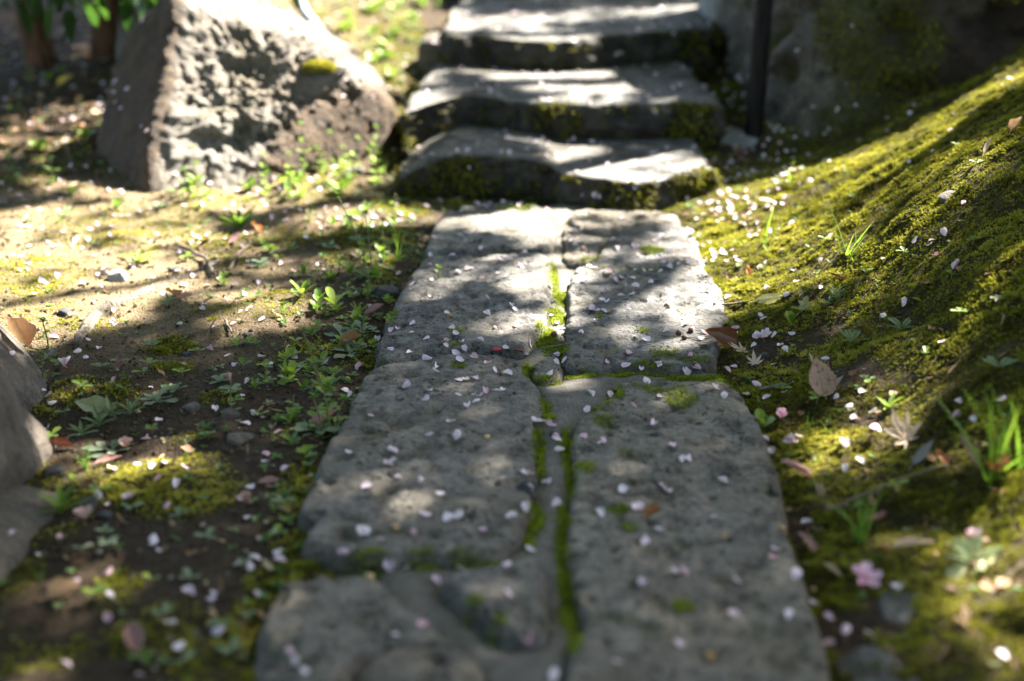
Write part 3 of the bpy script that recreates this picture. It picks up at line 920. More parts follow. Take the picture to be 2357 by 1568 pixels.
b1 = rock('boulder', (-0.66, 3.56, 0.10), [((-.75, -.47, .455), .282), ((.25, -.75, .61), .178), ((.80, -.60, .02), .245), ((-.8, -.6, .0), .365), ((-1, .0, .12), .385), ((.36, -.05, .93), .252), ((.63, -.05, .78), .262), ((.97, .2, .1), .375), ((.0, .1, 1), .36), ((0, 1, .2), .36),
                                            ((-.7, .6, .3), .38), ((.6, .7, .3), .36), ((0, 0, -1), .2), ((-.5, .1, .85), .38)], 5, 'boulder_stone', 7, 30, 0.7, size=0.33,
          moss=lambda P: 0.35 * smooth(0.2, 0.5, fbm(P * 8, 3, 91)), crag=1.75, crag_fn=b1_crag, brown=b1_brown)
tag(b1, 'large pitted boulder with a smooth brown side, sunlit face towards the steps', 'boulder')
b2 = rock('boulder', (1.18, 4.02, 0.35), [((-.15, -.95, .28), .50), ((-.80, -.40, .55), .46), ((-.95, -.1, .1), .52), ((.4, -.9, .2), .52), ((0, 0, 1), .75), ((1, 0, 0), .9), ((0, 1, .1), .5), ((0, 0, -1), .4), ((-.4, -.6, .7), .60)], 15, 'dark_boulder_stone', 6, 16, 1.25, size=0.5,
          moss=lambda P: 1.2 * smooth(0.02, 0.3, fbm(P * 5 + 2, 4, 95) + 0.75 * smooth(0.22, 0.0, np.abs(P[:, 0] - 0.88 - 0.25 * (P[:, 2] - 0.3))) - 0.15) , crag=1.6, brown=lambda V: .95 * smooth(-0.42, -0.20, V[:, 0] + .12 * fbm(V * 5, 3, 3)))
tag(b2, 'big shaded mossy boulder rising behind the moss bank', 'boulder')
b3 = rock('boulder', (-0.93, 1.99, -0.05), [((.95, -.05, .25), .215), ((.6, .3, .7), .20), ((0, 0, 1), .17), ((.5, -.8, .2), .23), ((-1, 0, 0), .3), ((0, 1, .2), .22), ((0, -1, .2), .22), ((0, 0, -1), .2), ((.7, .7, .1), .22)], 25, 'tan_rock', 5, 10, 0.6, size=0.22, moss=lambda P: 0.3 * smooth(0.2, 0.5, fbm(P * 12, 3, 99)), crag=.6)
tag(b3, 'grey tan rock carrying a curled dry leaf at the edge of the soil', 'rock')
b4 = rock('boulder', (-0.845, 1.67, 0.02), [((.95, .0, .3), .215), ((.75, .4, .5), .215), ((.1, 0, 1), .19), ((.5, -.8, .1), .20), ((-1, 0, 0), .3), ((0, 1, .3), .2), ((0, -1, .1), .2), ((.5, -.2, -.8), .14), ((0, 0, -1), .12)], 35, 'tan_rock', 5, 10, 0.6, size=0.2, crag=.6)
tag(b4, 'smooth grey overhanging rock between the curled leaf rock and the low tan ledge', 'rock')
b5 = rock('boulder', (-0.775, 1.43, -0.075), [((.9, -.1, .4), .195), ((.1, 0, 1), .10), ((.6, -.8, .2), .17), ((-1, 0, 0), .3), ((0, 1, .3), .25), ((0, -1, .2), .17), ((0, 0, -1), .12)], 45, 'tan_rock', 5, 9, 0.6, size=0.18, crag=.6)
tag(b5, 'low tan rock ledge with one petal on it, under the overhanging grey rock', 'rock')
b6 = rock('standing_stone', (0.775, 4.42, 0.25), [((-.1, -.97, .2), .14), ((-1, -.1, .05), .19), ((.9, -.2, .25), .27), ((0, 0, 1), .40), ((0, 1, 0), .16), ((.6, -.6, .5), .23), ((0, 0, -1), .25)], 55, 'pale_stone', 5, 12, .6, size=.2, crag=.6)
tag(b6, 'pale grey upright stone behind the dark post', 'stone')
b7 = rock('boulder', (-0.90, 4.42, 0.30), [((.7, -.6, .3), .13), ((-.6, -.7, .3), .22), ((0, -.2, 1), .20), ((-1, 0, 0), .3), ((1, 0, .2), .13), ((0, 1, 0), .25), ((0, 0, -1), .3)], 65, 'boulder_stone', 5, 12, .7, size=.22)
tag(b7, 'pale angular rock peeking over the top of the pitted boulder', 'rock')
b8 = rock('boulder', (-0.185, 4.30, 0.12), [((.8, -.5, .1), .075), ((-.7, -.7, .2), .085), ((0, 0, 1), .11), ((-1, .2, 0), .1), ((0, 1, 0), .14), ((0, -1, .15), .12), ((1, .3, 0), .08), ((0, 0, -1), .12)], 75, 'dark_boulder_stone', 4, 9, .7, size=.1, moss=lambda P: 0.6 * smooth(0.0, 0.4, fbm(P * 12, 3, 97)))
tag(b8, 'small mossy stone wedged against the end of the upper step', 'stone')
b9 = rock('post_footing', (0.585, 3.62, 0.045), small_planes(4, .085, .075, .035), 85, 'pale_stone', 4, 9, .5, size=.07)
tag(b9, 'flat grey footing stone at the foot of the dark post', 'stone')
b10 = rock('boulder', (0.2, 7.2, .62), [((0, -1, .2), .25), ((-1, 0, .2), .5), ((1, 0, .2), .55), ((0, 0, 1), .3), ((0, 1, 0), .4), ((0, 0, -1), .4)], 87, 'dark_boulder_stone', 4, 9, .7, size=.3)
tag(b10, 'dark boulder beyond the topmost step', 'boulder')
STATIC += [b1, b2, b3, b4, b5, b6, b7, b8, b9, b10]

SMALL = [  # X, Y, size m, flatten, material, label
    (272, 640, .034, .75, 'pale_stone', 'pale rounded stone in the sun beside the exposed root'),
    (405, 622, .020, .5, 'dark_pebble', 'flat dark chip next to the pale rounded stone'),
    (960, 365, .036, .7, 'tan_rock', 'light tan stone at the end of the lowest step'),
    (812, 392, .050, .5, 'step_stone', 'flat grey stone half buried before the pitted boulder'),
    (886, 676, .034, .7, 'dark_pebble', 'dark angular stone in weeds against the paved path'),
    (148, 722, .018, .8, 'dark_pebble', 'small dark pebble on the sunlit soil'),
    (430, 818, .012, .8, 'dark_pebble', 'shiny black pebble between two moss patches'),
    (572, 775, .012, .8, 'dark_pebble', 'grey blue pebble lying by dry grass stalks'),
    (530, 955, .022, .45, 'tan_rock', 'flat buried pebble in the bare soil'),
    (555, 1012, .030, .4, 'tan_rock', 'flat stone sliver under a red brown bud'),
    (440, 940, .022, .45, 'tan_rock', 'pale flat pebble beside the moss streak'),
    (128, 1090, .026, .6, 'dark_pebble', 'dark stone chip beside the overhanging rock'),
    (200, 1165, .026, .5, 'dark_pebble', 'blue grey stone chip near the faded blossom'),
    (240, 1190, .017, .6, 'dark_pebble', 'rounded grey pebble next to the blue grey chip'),
    (1270, 695, .014, .5, 'dark_pebble', 'dark slate chip in the joint between slabs'),
    (1265, 712, .011, .5, 'dark_pebble', 'second dark chip in the joint, under the slate chip'),
    (1278, 1000, .014, .6, 'dark_pebble', 'grey pebble caught in the mossy joint'),
    (1215, 1122, .019, .6, 'dark_pebble', 'dark pebble at the rim of the long slab'),
    (1222, 1138, .013, .6, 'dark_pebble', 'round dark pebble beside the rim pebble'),
    (908, 1092, .016, .6, 'dark_pebble', 'black pebble under a petal on the long slab'),
    (2080, 1392, .055, .30, 'step_stone', 'grainy pinkish grey stone in the moss below the pink blossom'),
    (2020, 1575, .070, .25, 'step_stone', 'pinkish brown stone set in the soil beside the paved path'),
    (2185, 455, .030, .5, 'dark_boulder_stone', 'small stone sunk in the moss bank'),
    (12, 470, .024, .7, 'tan_rock', 'small rounded stone in the shade near the shrub'),
    (1760, 820, .012, .8, 'dark_pebble', 'dark pebble in the moss by the glossy brown leaf'),
    (1905, 838, .014, .8, 'dark_pebble', 'dark crumbly pebble above the spotted leaf'),
]

# everything below needs the surfaces: cast rays against them
bpy.context.view_layer.update()
DEPS = bpy.context.evaluated_depsgraph_get()
CAMLOC = Vector((0, 0, CAM_H))


def cast(X, Y):
    d = Vector(ray(X, Y)).normalized()
    ok_, loc, nrm, _, ob, _ = scene.ray_cast(DEPS, CAMLOC, d)
    if not ok_:
        return None
    if nrm.z < 0 and nrm.dot(d) > 0:
        nrm = -nrm
    return loc.copy(), nrm.copy(), ob.name


def drop(x, y):
    ok_, loc, nrm, _, ob, _ = scene.ray_cast(DEPS, Vector((x, y, 3.0)), Vector((0, 0, -1)))
    if not ok_:
        return None
    return loc.copy(), nrm.copy(), ob.name


# ------------------------------------------------------------------ leaf shapes (unit length along +Y, base at the origin)
def blade(name, wfun, width, n=9, m=5, curl=0.1, fold=0.15, twist=0.0, wave=0.0, seed=0, cup=0.0, tipcurl=0.0):
    g = np.random.default_rng(seed)
    ph = g.uniform(0, 6.28, 4)
    V = []
    for i in range(n):
        t = i / (n - 1)
        w = max(0.004, wfun(t)) * width * 0.5
        for j in range(m):
            s = (j / (m - 1)) * 2 - 1
            x = w * s
            z = fold * abs(s) * w * 2 + cup * s * s * w * 2 + curl * (t * t) - curl * 0.25 * t + tipcurl * max(0, t - 0.6) ** 2 * 4
            z += wave * math.sin(t * 9 + s * 2 + ph[0]) * abs(s) + wave * 0.6 * math.sin(t * 17 + ph[1]) * s
            a = twist * t
            V.append((x * math.cos(a) - z * math.sin(a) * 0.5, t, z * math.cos(a) + x * math.sin(a)))
    V = np.array(V)
    F = []
    for i in range(n - 1):
        for j in range(m - 1):
            a = i * m + j
            F.append((a, a + 1, a + m + 1, a + m))
    return V, np.array(F)


def w_lance(t): return math.sin(math.pi * min(1, t ** 0.8 * 0.97 + 0.03)) ** 0.9
def w_ovate(t): return (math.sin(math.pi * min(1, t ** 0.62)) ** 0.8) if t < 1 else 0
def w_obov(t): return (math.sin(math.pi * min(0.985, t ** 1.7 * 0.86 + 0.06)) ** 0.75)
def w_spoon(t): return 0.22 + 0.78 * math.exp(-((t - 0.72) / 0.24) ** 2) if t < 0.97 else 0.35
def w_grass(t): return (1 - t) ** 0.6 * 0.9 + 0.1 * (1 - t)
def w_serr(t): return w_ovate(t) * (1 + 0.07 * math.sin(t * 60))
def w_holly(t): return w_ovate(t) * (0.85 + 0.22 * math.sin(t * 16))
def w_petal(t): return math.sin(math.pi * min(1, 0.06 + 0.80 * t ** 1.25)) ** 0.8


def lib(name, wf, width, mat, **kw):
    V, F = blade(name, wf, width, **kw)
    me = mesh_np(name, V, F)
    me.materials.append(MATS[mat])
    return me


def petal_arrays(seed):
    g = np.random.default_rng(seed)
    n, m = 7, 7
    cup = g.uniform(0.10, 0.55)
    curl = g.uniform(-0.15, 0.45)
    wv = g.uniform(0.02, 0.09)
    roll = g.uniform(-0.35, 0.35)
    V = []
    wd = g.uniform(0.66, 0.86)
    for i in range(n):
        t = i / (n - 1)
        w = w_petal(t) * wd * 0.5
        for j in range(m):
            s = j / (m - 1) * 2 - 1
            y = t - 0.10 * (1 - abs(s)) ** 2 * t ** 6 + 0.05 * (1 - s * s) * t ** 3
            x = w * s
            z = cup * s * s * w * 1.6 + curl * (t - 0.3) ** 2 + wv * math.sin(5 * t + 3 * s + seed) * abs(s) + roll * x * t
            V.append((x, y - 0.45, z))
    F = []
    for i in range(n - 1):
        for j in range(m - 1):
            a = i * m + j
            F.append((a, a + 1, a + m + 1, a + m))
    V = np.array(V)
    V[:, 2] -= np.percentile(V[:, 2], 12)
    return V, np.array(F)


PET = [petal_arrays(i) for i in range(14)]
PET_ME = []
for V, F in PET:
    me = mesh_np('petal', V, F)
    me.materials.append(MATS['petal'])
    PET_ME.append(me)

# ------------------------------------------------------------------ where the petals lie in the photograph
PETALS = []


def add_px(lst, ox, oy, k):
    it = iter(lst.split())
    for a in it:
        x, y = a.split(',')
        PETALS.append((ox + k * float(x), oy + k * float(y)))


add_px("685,513 845,192 860,160 895,225 945,260 1055,140 990,110 1150,345 1165,350 690,425 900,365 957,408 1040,392 985,522 983,602 1110,560 1130,580 772,600 793,677 820,703 767,740 852,747 945,738 1130,667 1025,682 655,735 765,772 865,785 820,807 840,843 670,835 572,805 472,788 512,680 475,690 918,828 980,862 712,875 718,905 1080,780 1205,760 1185,815 1020,900 922,940 875,948 830,950 553,983 685,1003 665,1052 828,1028 910,1028 940,1034 970,1010 1030,1005 1062,1001 922,1060 880,1083 795,1167 370,1137 680,1237 828,1243 482,1317 470,1395 462,1380 1340,820 1345,860 1385,848 1310,915 1315,617 1350,650 1380,680 1477,695 1550,640 1530,570 1550,588 1590,590 1580,530 1607,538 1680,508 1725,572 1838,533 1935,560 1928,548 1835,440 1740,415 1705,460 1755,458 1655,425 1615,382 1680,410 1595,485 1760,370 1800,378 1515,355 1430,215 1440,240 1480,157 1640,215 1670,215 1660,260 1755,250 1775,295 1920,270 1640,145 1760,718 1810,735 1725,805 1605,853 1713,872 1787,883 1875,860 1882,875 2020,903 2045,823 2080,880 1915,690 2050,685 2022,655 2105,735 2120,705 1815,953 1525,1022 1625,1028 1750,1087 1505,1100 1850,1180 2175,990 2225,1028 1485,1245 1585,1273 1365,1313 1350,1260 1950,1290 2025,1362 1230,1160 1262,1168 1300,1176 1320,1188 1185,1430 2340,1035 233,725 130,862 310,880 235,1005 260,1030 195,1170 405,735 370,575", 690.4, 460.3, .4394)
add_px("1060,65 1225,75 835,155 820,240 830,225 875,320 1005,330 1125,415 695,372 1040,535 1180,560 1225,550 1540,550 1365,630 970,640 650,640 668,632 1630,500 1620,295 1655,300 1650,385 1745,345 1805,475 2070,535 2280,487 2330,700 2310,945 2170,1415 1660,745 1515,830 1235,850 915,855 830,845 1525,1010 1645,1270 1020,1185 860,1250 1100,930 240,1345 265,1415 320,1465 540,770 1960,75 2080,105 1830,155 1815,90 2210,395 1790,1500", 575, 978, .3906)
add_px("280,125 340,210 375,205 225,380 250,400 70,490 515,555 205,625 120,700 895,750 885,800 300,880 355,882 1010,905 100,950 660,935 965,1130 315,1300 330,1310 580,340 865,180 990,120 1035,90 1300,130 1390,232 1300,280 1070,600 1120,1080 1205,1160 1290,1240 1445,1260 1190,1320 1610,975 2230,1390 1480,35 830,90", 1438.4, 978, .3896)
add_px("825,170 905,175 970,155 1090,185 925,257 1040,285 1470,300 1570,105 1560,150 1680,190 1415,370 985,405 770,355 640,400 1455,485 1505,485 905,615 935,675 665,630 645,800 655,945 1640,685 1655,730 1530,610 1610,570 1395,760 1475,770 1510,720 1120,920 1275,925 1240,960 1010,1105 1290,1150 1060,1240 395,1345 830,1410 635,1065 80,570 225,700 1830,240 580,350 860,15", 0, 1007, .3906)
add_px("715,775 730,785 1125,790 1345,805 410,1055 275,1200 305,1230 335,1280 710,1140 945,1185 1060,1180 1315,945 1425,985 1465,1040 1690,1035 1550,1148 1520,1235 1350,1320 1595,1345 1850,1315 1300,1475 910,1508 1750,1460 1780,1135 2035,1035 2250,1055 1855,1000 1805,930 1645,760 1570,690 1510,710 1265,605 1280,665 1145,540 1175,575 1420,630 1215,230 1210,280 480,955 540,1000 620,940 80,970 550,880 335,865 1535,600 1845,455 1920,540 1150,1040 300,1440 1000,1390 1535,1410 2160,870", 0, 460.3, .3669)
add_px("740,450 525,185 270,145 915,395 580,565 705,600 915,560 765,520 1300,385 1500,270 1615,270 1595,300 1640,365 1755,430 1765,425 1440,665 1690,225 1805,35 2020,645 1305,745 1680,910 540,735 560,760 375,820 620,870 380,865 730,855 505,870 570,850 665,930 690,960 945,1025 620,1050 365,1065 330,1085 140,1055 65,1080 95,985 255,1185 310,1230 450,1240 580,1260 685,1225 510,1175 1180,1225 1095,1315 1120,1380 1240,1350 1250,1450 1065,1550 780,1505 1780,1285 1765,1370 2035,1280 1875,1400 490,930", 1553.5, 460.3, .3669)

petal_hits = []
for X, Y in PETALS:
    h = cast(X, Y)
    if h:
        zc = (h[0] - CAMLOC).y * CP - (h[0] - CAMLOC).z * SP
        petal_hits.append((zc, h))
petal_hits.sort(key=lambda a: a[0])

# the rest lie farther off and are scattered over every surface
far_hits = []
tries = 0
g = random.Random(4)


def petal_density(x, y, px, py):
    d = 90.0
    if x < -0.2 and y > 2.5: d = 110
    if y > 2.45 and -0.25 < x < 0.45: d = 150
    if 0.40 < x < 0.75 and 2.9 < y < 4.0: d = 300
    if 0.36 < x < 0.62 and 2.45 < y < 3.3: d = 180
    if y > 3.2 and -0.35 < x < 0.5: d = 170
    if x > 0.6 and y < 3.2: d = 40
    if y > 4.0: d = max(d, 160)
    if y < 2.45: d *= 0.12
    return d


NTRY = 7000
AREA = 3.2 * 6.0
for _ in range(NTRY):
    x, y = g.uniform(-2.0, 1.2), g.uniform(1.1, 7.1)
    px, py, zc = to_px(x, y, 0.0)
    if px < -250 or px > 2600:
        continue
    if g.random() > petal_density(x, y, px, py) * AREA / NTRY / 1.0:
        continue
    h = drop(x, y)
    if h and not (h[2].startswith('boulder') and g.random() < .9):
        far_hits.append(h)

# extra drifts close to the foot of the post and along the step ends, in the picture's own spots
for cx, cy, sx, sy, n in ((1690, 190, 26, 40, 30), (1700, 250, 26, 40, 26), (1740, 400, 60, 40, 70), (1690, 470, 60, 25, 70), (1840, 340, 60, 40, 40), (1980, 200, 60, 60, 14), (900, 180, 60, 60, 60), (640, 430, 110, 30, 60), (850, 500, 80, 15, 40),
                          (150, 290, 60, 25, 26), (260, 190, 25, 50, 26), (100, 560, 90, 60, 60), (1650, 570, 40, 30, 40), (1450, 450, 130, 12, 36), (1200, 330, 220, 10, 26), (1400, 125, 200, 8, 20), (60, 200, 60, 60, 24), (300, 600, 120, 70, 50)):
    for _ in range(int(n * .5)):
        h = cast(g.gauss(cx, sx), g.gauss(cy, sy))
        if h and h[1].z > 0.15:
            far_hits.append(h)

# ------------------------------------------------------------------ sunlit patches of the photograph -> open places in the crown of the tree
LIT = [  # ellipse centre, radii, angle (deg), openness
    (90, 640, 150, 110, 0, .78), (250, 560, 190, 80, -5, .8), (330, 620, 130, 60, -15, .8), (120, 540, 160, 60, 0, .75), (120, 730, 140, 40, -8, .8), (420, 590, 90, 26, -25, .7), (560, 600, 70, 14, -10, .3), (640, 540, 60, 14, -10, .3), (720, 610, 60, 12, -10, .25), (840, 590, 50, 10, 0, .3), (520, 670, 50, 10, 0, .2), (250, 690, 60, 26, -30, .9),
    (700, 420, 210, 36, -12, .9), (560, 440, 120, 30, -5, .85), (840, 500, 120, 20, 0, .95), (960, 510, 60, 12, 0, .8),
    (110, 285, 95, 30, -15, .8), (255, 190, 24, 66, 25, .7), (205, 120, 20, 12, 0, .4), (60, 340, 50, 8, -15, .4),
    (520, 190, 170, 150, 0, 1.0), (480, 330, 120, 90, 0, 1.0), (640, 150, 200, 120, 20, 1.0), (800, 190, 110, 70, 35, 1.0), (560, 40, 130, 80, 0, 1.0), (430, 110, 60, 120, 0, 1.0),
    (800, 90, 190, 90, 20, 1.0), (900, 180, 80, 60, 40, 1.0), (850, 20, 170, 60, 0, 1.0),
    (1130, 60, 110, 20, 5, .65), (1070, 85, 50, 10, 5, .65), (1260, 40, 110, 7, 0, .55), (1600, 42, 70, 9, -12, .85), (1420, 26, 110, 5, 0, .4), (1560, 20, 50, 6, 0, .6), (1300, 78, 70, 6, 0, .3),
    (1330, 180, 180, 24, 3, 1.0), (1200, 162, 130, 9, 5, .6), (1610, 176, 65, 11, 5, .85), (1370, 230, 46, 8, 5, .7), (1600, 222, 60, 8, 0, .3), (970, 238, 46, 8, -30, .3), (1040, 158, 50, 5, 0, .4),
    (1460, 385, 140, 24, 3, .88), (1335, 370, 26, 32, 0, .88), (1580, 345, 50, 12, 0, .35), (1250, 315, 22, 5, 0, .6), (1600, 385, 30, 20, 0, .8),
    (1180, 508, 110, 17, 0, .9), (1080, 502, 60, 14, 0, .4), (1230, 525, 40, 14, 0, .6),
    (1200, 605, 90, 22, -8, .22), (1270, 640, 38, 30, 30, .65), (1060, 640, 80, 20, -15, .10), (1290, 690, 30, 16, 0, .6),
    (1612, 690, 56, 32, 10, .6), (1500, 745, 100, 18, 5, .28), (1590, 770, 50, 12, 0, .15), (1420, 600, 70, 14, -10, .15), (1560, 560, 40, 22, 30, .25), (1410, 500, 90, 10, 0, .25), (1350, 530, 40, 16, 0, .2),
    (1215, 740, 40, 16, -5, .4), (1020, 1105, 80, 26, -15, .10), 
    (1650, 480, 80, 32, -10, 1.0), (1700, 450, 60, 26, -20, .9), (1660, 560, 70, 36, 10, 1.0), (1760, 620, 150, 44, -12, .75), (1850, 550, 110, 46, -30, .5), (1720, 660, 80, 26, 0, .6), (1620, 520, 50, 20, 30, .8),
    (1930, 360, 34, 120, 50, 1.0), (1860, 430, 24, 90, 55, .7), (2120, 300, 32, 150, 50, .8), (2250, 190, 120, 44, -25, .5), (2180, 420, 26, 130, 52, .35), (2290, 420, 60, 40, 0, .12), (2040, 470, 26, 100, 50, .2), (2120, 570, 50, 26, -30, .12), (1790, 480, 50, 26, -20, .7),
    (2340, 1240, 50, 100, 15, .6), (2310, 1330, 50, 40, 0, .3), (2200, 1220, 40, 26, 0, .15), (1990, 1010, 34, 30, 0, .7), (1960, 960, 60, 30, 0, .25), (2345, 1460, 40, 60, 0, .35), (2250, 1100, 40, 26, 0, .15),
    (640, 700, 50, 20, -10, .5), (610, 735, 60, 16, 0, .5), (140, 1062, 30, 10, 0, .35), (150, 1370, 50, 12, 0, .2), (330, 1080, 60, 20, 0, .4), (2100, 880, 60, 30, -20, .25), (2000, 560, 60, 30, -20, .15),
    (1800, 80, 40, 80, 0, .6), (1690, 60, 30, 90, 0, .45), (1660, 110, 8, 30, 0, .9), (1690, 210, 26, 30, 0, .5), (1840, 20, 40, 30, 0, .9),
]
SV = np.array(S[:])
E1 = np.cross(SV, [0, 0, 1.0]); E1 /= np.linalg.norm(E1)
E2 = np.cross(E1, SV)
ABRES = 0.012
A0, B0, NA, NB = -5.2, -6.0, 900, 1000
openm = np.zeros((NB, NA))
covered = np.zeros((NB, NA))


def ab(P):
    P = np.asarray(P)
    return P @ E1, P @ E2


def mark(grid, pts, val):
    a, b = ab(pts)
    i = ((a - A0) / ABRES).astype(int)
    j = ((b - B0) / ABRES).astype(int)
    k = (i >= 1) & (i < NA - 1) & (j >= 1) & (j < NB - 1)
    for dj in (-1, 0, 1):
        for di in (-1, 0, 1):
            np.maximum.at(grid, (j[k] + dj, i[k] + di), val if np.isscalar(val) else val[k])


for cx, cy, rx, ry, ang, op in LIT:
    a = R(ang)
    ca, sa = math.cos(a), math.sin(a)
    if cy > 450:
        rx, ry = max(4, rx - 8), max(3, ry - 4)
    pts = []
    stx, sty = max(4, rx / 16), max(2.5, ry / 16)
    yy = -ry
    while yy <= ry:
        xx = -rx
        while xx <= rx:
            if (xx / rx) ** 2 + (yy / ry) ** 2 <= 1:
                X, Y = cx + xx * ca - yy * sa, cy + xx * sa + yy * ca
                if -40 < X < 2400 and -60 < Y < 1600:
                    h = cast(X, Y)
                    if h:
                        pts.append(h[0][:])
            xx += stx
        yy += sty
    if pts:
        mark(openm, np.array(pts), op)

# ------------------------------------------------------------------ placements that need a surface
def spot(X, Y):
    h = cast(X, Y)
    if h is None:
        p = at(X, Y)
        return Vector(p), Vector((0, 0, 1)), ''
    return h


LEAF = {
    'lance': lib('leaf', w_lance, .26, 'weed_green', curl=-.12, fold=.25),
    'lance_silver': lib('leaf', w_lance, .20, 'weed_silver', curl=-.10, fold=.3),
    'spoon_grey': lib('leaf', w_spoon, .46, 'weed_grey', curl=-.05, fold=.12, wave=.03, seed=2),
    'round': lib('leaf', w_obov, .62, 'weed_green', curl=-.10, fold=.12, seed=3),
    'pale_round': lib('leaf', w_obov, .60, 'weed_grey', curl=-.06, fold=.10, seed=4),
    'grass': lib('blade', w_grass, .055, 'grass', n=8, m=3, curl=-.28, fold=.35),
    'grass2': lib('blade', w_grass, .045, 'grass', n=8, m=3, curl=-.05, fold=.35),
    'shrub': lib('leaf', w_ovate, .42, 'shrub_leaf', curl=-.10, fold=.12, seed=5),
}
FALLEN = {
    'glossy': ('leaf_glossy_brown', dict(wf=w_ovate, width=.62, cup=.42, curl=.25, fold=.05, wave=.03, seed=1, n=14, m=9)),
    'spotted': ('leaf_spotted', dict(wf=w_serr, width=.70, cup=.10, curl=.08, fold=.05, wave=.03, seed=2, n=24, m=9)),
    'cream': ('leaf_cream', dict(wf=w_lance, width=.36, cup=-.10, curl=.10, fold=.1, wave=.01, seed=3, n=12, m=7)),
    'tan_curl': ('leaf_tan', dict(wf=w_ovate, width=.55, cup=.75, curl=.35, fold=.1, wave=.04, seed=4, n=14, m=9, tipcurl=.2)),
    'mauve': ('leaf_mauve', dict(wf=w_lance, width=.42, cup=.30, curl=.15, fold=.1, wave=.02, seed=5, n=12, m=7)),
    'red': ('leaf_red', dict(wf=w_lance, width=.34, cup=.35, curl=.2, fold=.1, wave=.02, seed=6, n=12, m=7)),
    'orange': ('leaf_orange', dict(wf=w_ovate, width=.60, cup=.35, curl=.25, fold=.1, wave=.06, seed=7, n=12, m=7)),
    'olive': ('leaf_olive', dict(wf=w_holly, width=.52, cup=-.15, curl=.2, fold=.3, wave=.04, twist=.5, seed=8, n=18, m=7)),
    'grey': ('leaf_grey', dict(wf=w_lance, width=.30, cup=.1, curl=.08, fold=.25, wave=.01, seed=9, n=12, m=7)),
    'yellow': ('leaf_yellow', dict(wf=w_ovate, width=.60, cup=.2, curl=.15, fold=.1, wave=.03, seed=10, n=12, m=7)),
    'straw': ('leaf_straw', dict(wf=w_lance, width=.22, cup=.45, curl=.12, fold=.2, wave=.02, seed=11, n=12, m=7)),
    'faded': ('leaf_olive', dict(wf=w_ovate, width=.62, cup=.05, curl=.06, fold=.08, wave=.03, seed=12, n=12, m=7)),
}
FL_ME = {}
for k, (mt, kw) in FALLEN.items():
    kw = dict(kw)
    wf, wd = kw.pop('wf'), kw.pop('width')
    V, F = blade(k, wf, wd, **kw)
    m_ = kw['m']
    mid = V[m_ // 2::m_].copy()
    low = V[:, 2].min()
    V[:, 2] -= low; mid[:, 2] -= low
    me = mesh_np('fallen_leaf', V, F)
    me.materials.append(MATS[mt])
    rib = tube_mesh('midrib', mid + [0, 0, 0.004], np.linspace(0.012, 0.004, len(mid)), 5)
    rib.materials.append(MATS[mt])
    st = tube_mesh('stalk', spline([mid[0], mid[0] + [0.01, -.12, .02], mid[0] + [.04, -.25, .06]], 6), np.linspace(.014, .018, 6), 5)
    st.materials.append(MATS[mt])
    FL_ME[k] = (me, rib, st)


def maple_mesh(mat, seed, droop):
    g_ = np.random.default_rng(seed)
    Vs, Fs, o = [], [], 0
    for i, a in enumerate((-118, -78, -38, 0, 38, 78, 118)):
        L = (0.38, .62, .85, 1, .85, .62, .38)[i] * g_.uniform(.9, 1.1)
        V, F = blade('l', w_lance, .26, n=9, m=5, curl=droop * g_.uniform(.3, 1.4), fold=.35, wave=.02, seed=seed + i)
        V = V * L
        V[:, 2] += 0.003 * i
        c_, s_ = math.cos(R(a)), math.sin(R(a))
        V = np.column_stack([V[:, 0] * c_ + V[:, 1] * s_, -V[:, 0] * s_ + V[:, 1] * c_, V[:, 2] + 0.01])
        Vs.append(V); Fs.append(F + o); o += len(V)
    V = np.concatenate(Vs)
    V[:, 2] -= min(0, V[:, 2].min())
    me = mesh_np('maple_leaf', V, np.concatenate(Fs))
    me.materials.append(MATS[mat])
    return me


MAPLE = {'mauve': maple_mesh('leaf_mauve', 31, .45), 'grey': maple_mesh('leaf_grey', 41, .25), 'straw': maple_mesh('leaf_straw', 51, .5)}
MSTALK = tube_mesh('stalk', spline([(0, 0, .01), (.02, -.25, .03), (.1, -.5, .02)], 8), np.linspace(.012, .018, 8), 5)
MSTALK.materials.append(MATS['twig'])


def blossom_mesh(mat, seed, open_):
    Vs, Fs, o = [], [], 0
    for i in range(5):
        V, F = petal_arrays(seed + i)
        V = V.copy()
        V[:, 1] += 0.47
        V = V * 0.55 * np.array([.78, 1.0, 1.0])
        ti = R(open_)
        V = np.column_stack([V[:, 0], V[:, 1] * math.cos(ti) - V[:, 2] * math.sin(ti), V[:, 1] * math.sin(ti) + V[:, 2] * math.cos(ti) + .06])
        a = i * 2 * math.pi / 5 + .2
        V = np.column_stack([V[:, 0] * math.cos(a) + V[:, 1] * math.sin(a), -V[:, 0] * math.sin(a) + V[:, 1] * math.cos(a), V[:, 2]])
        Vs.append((V, F))
    return Vs


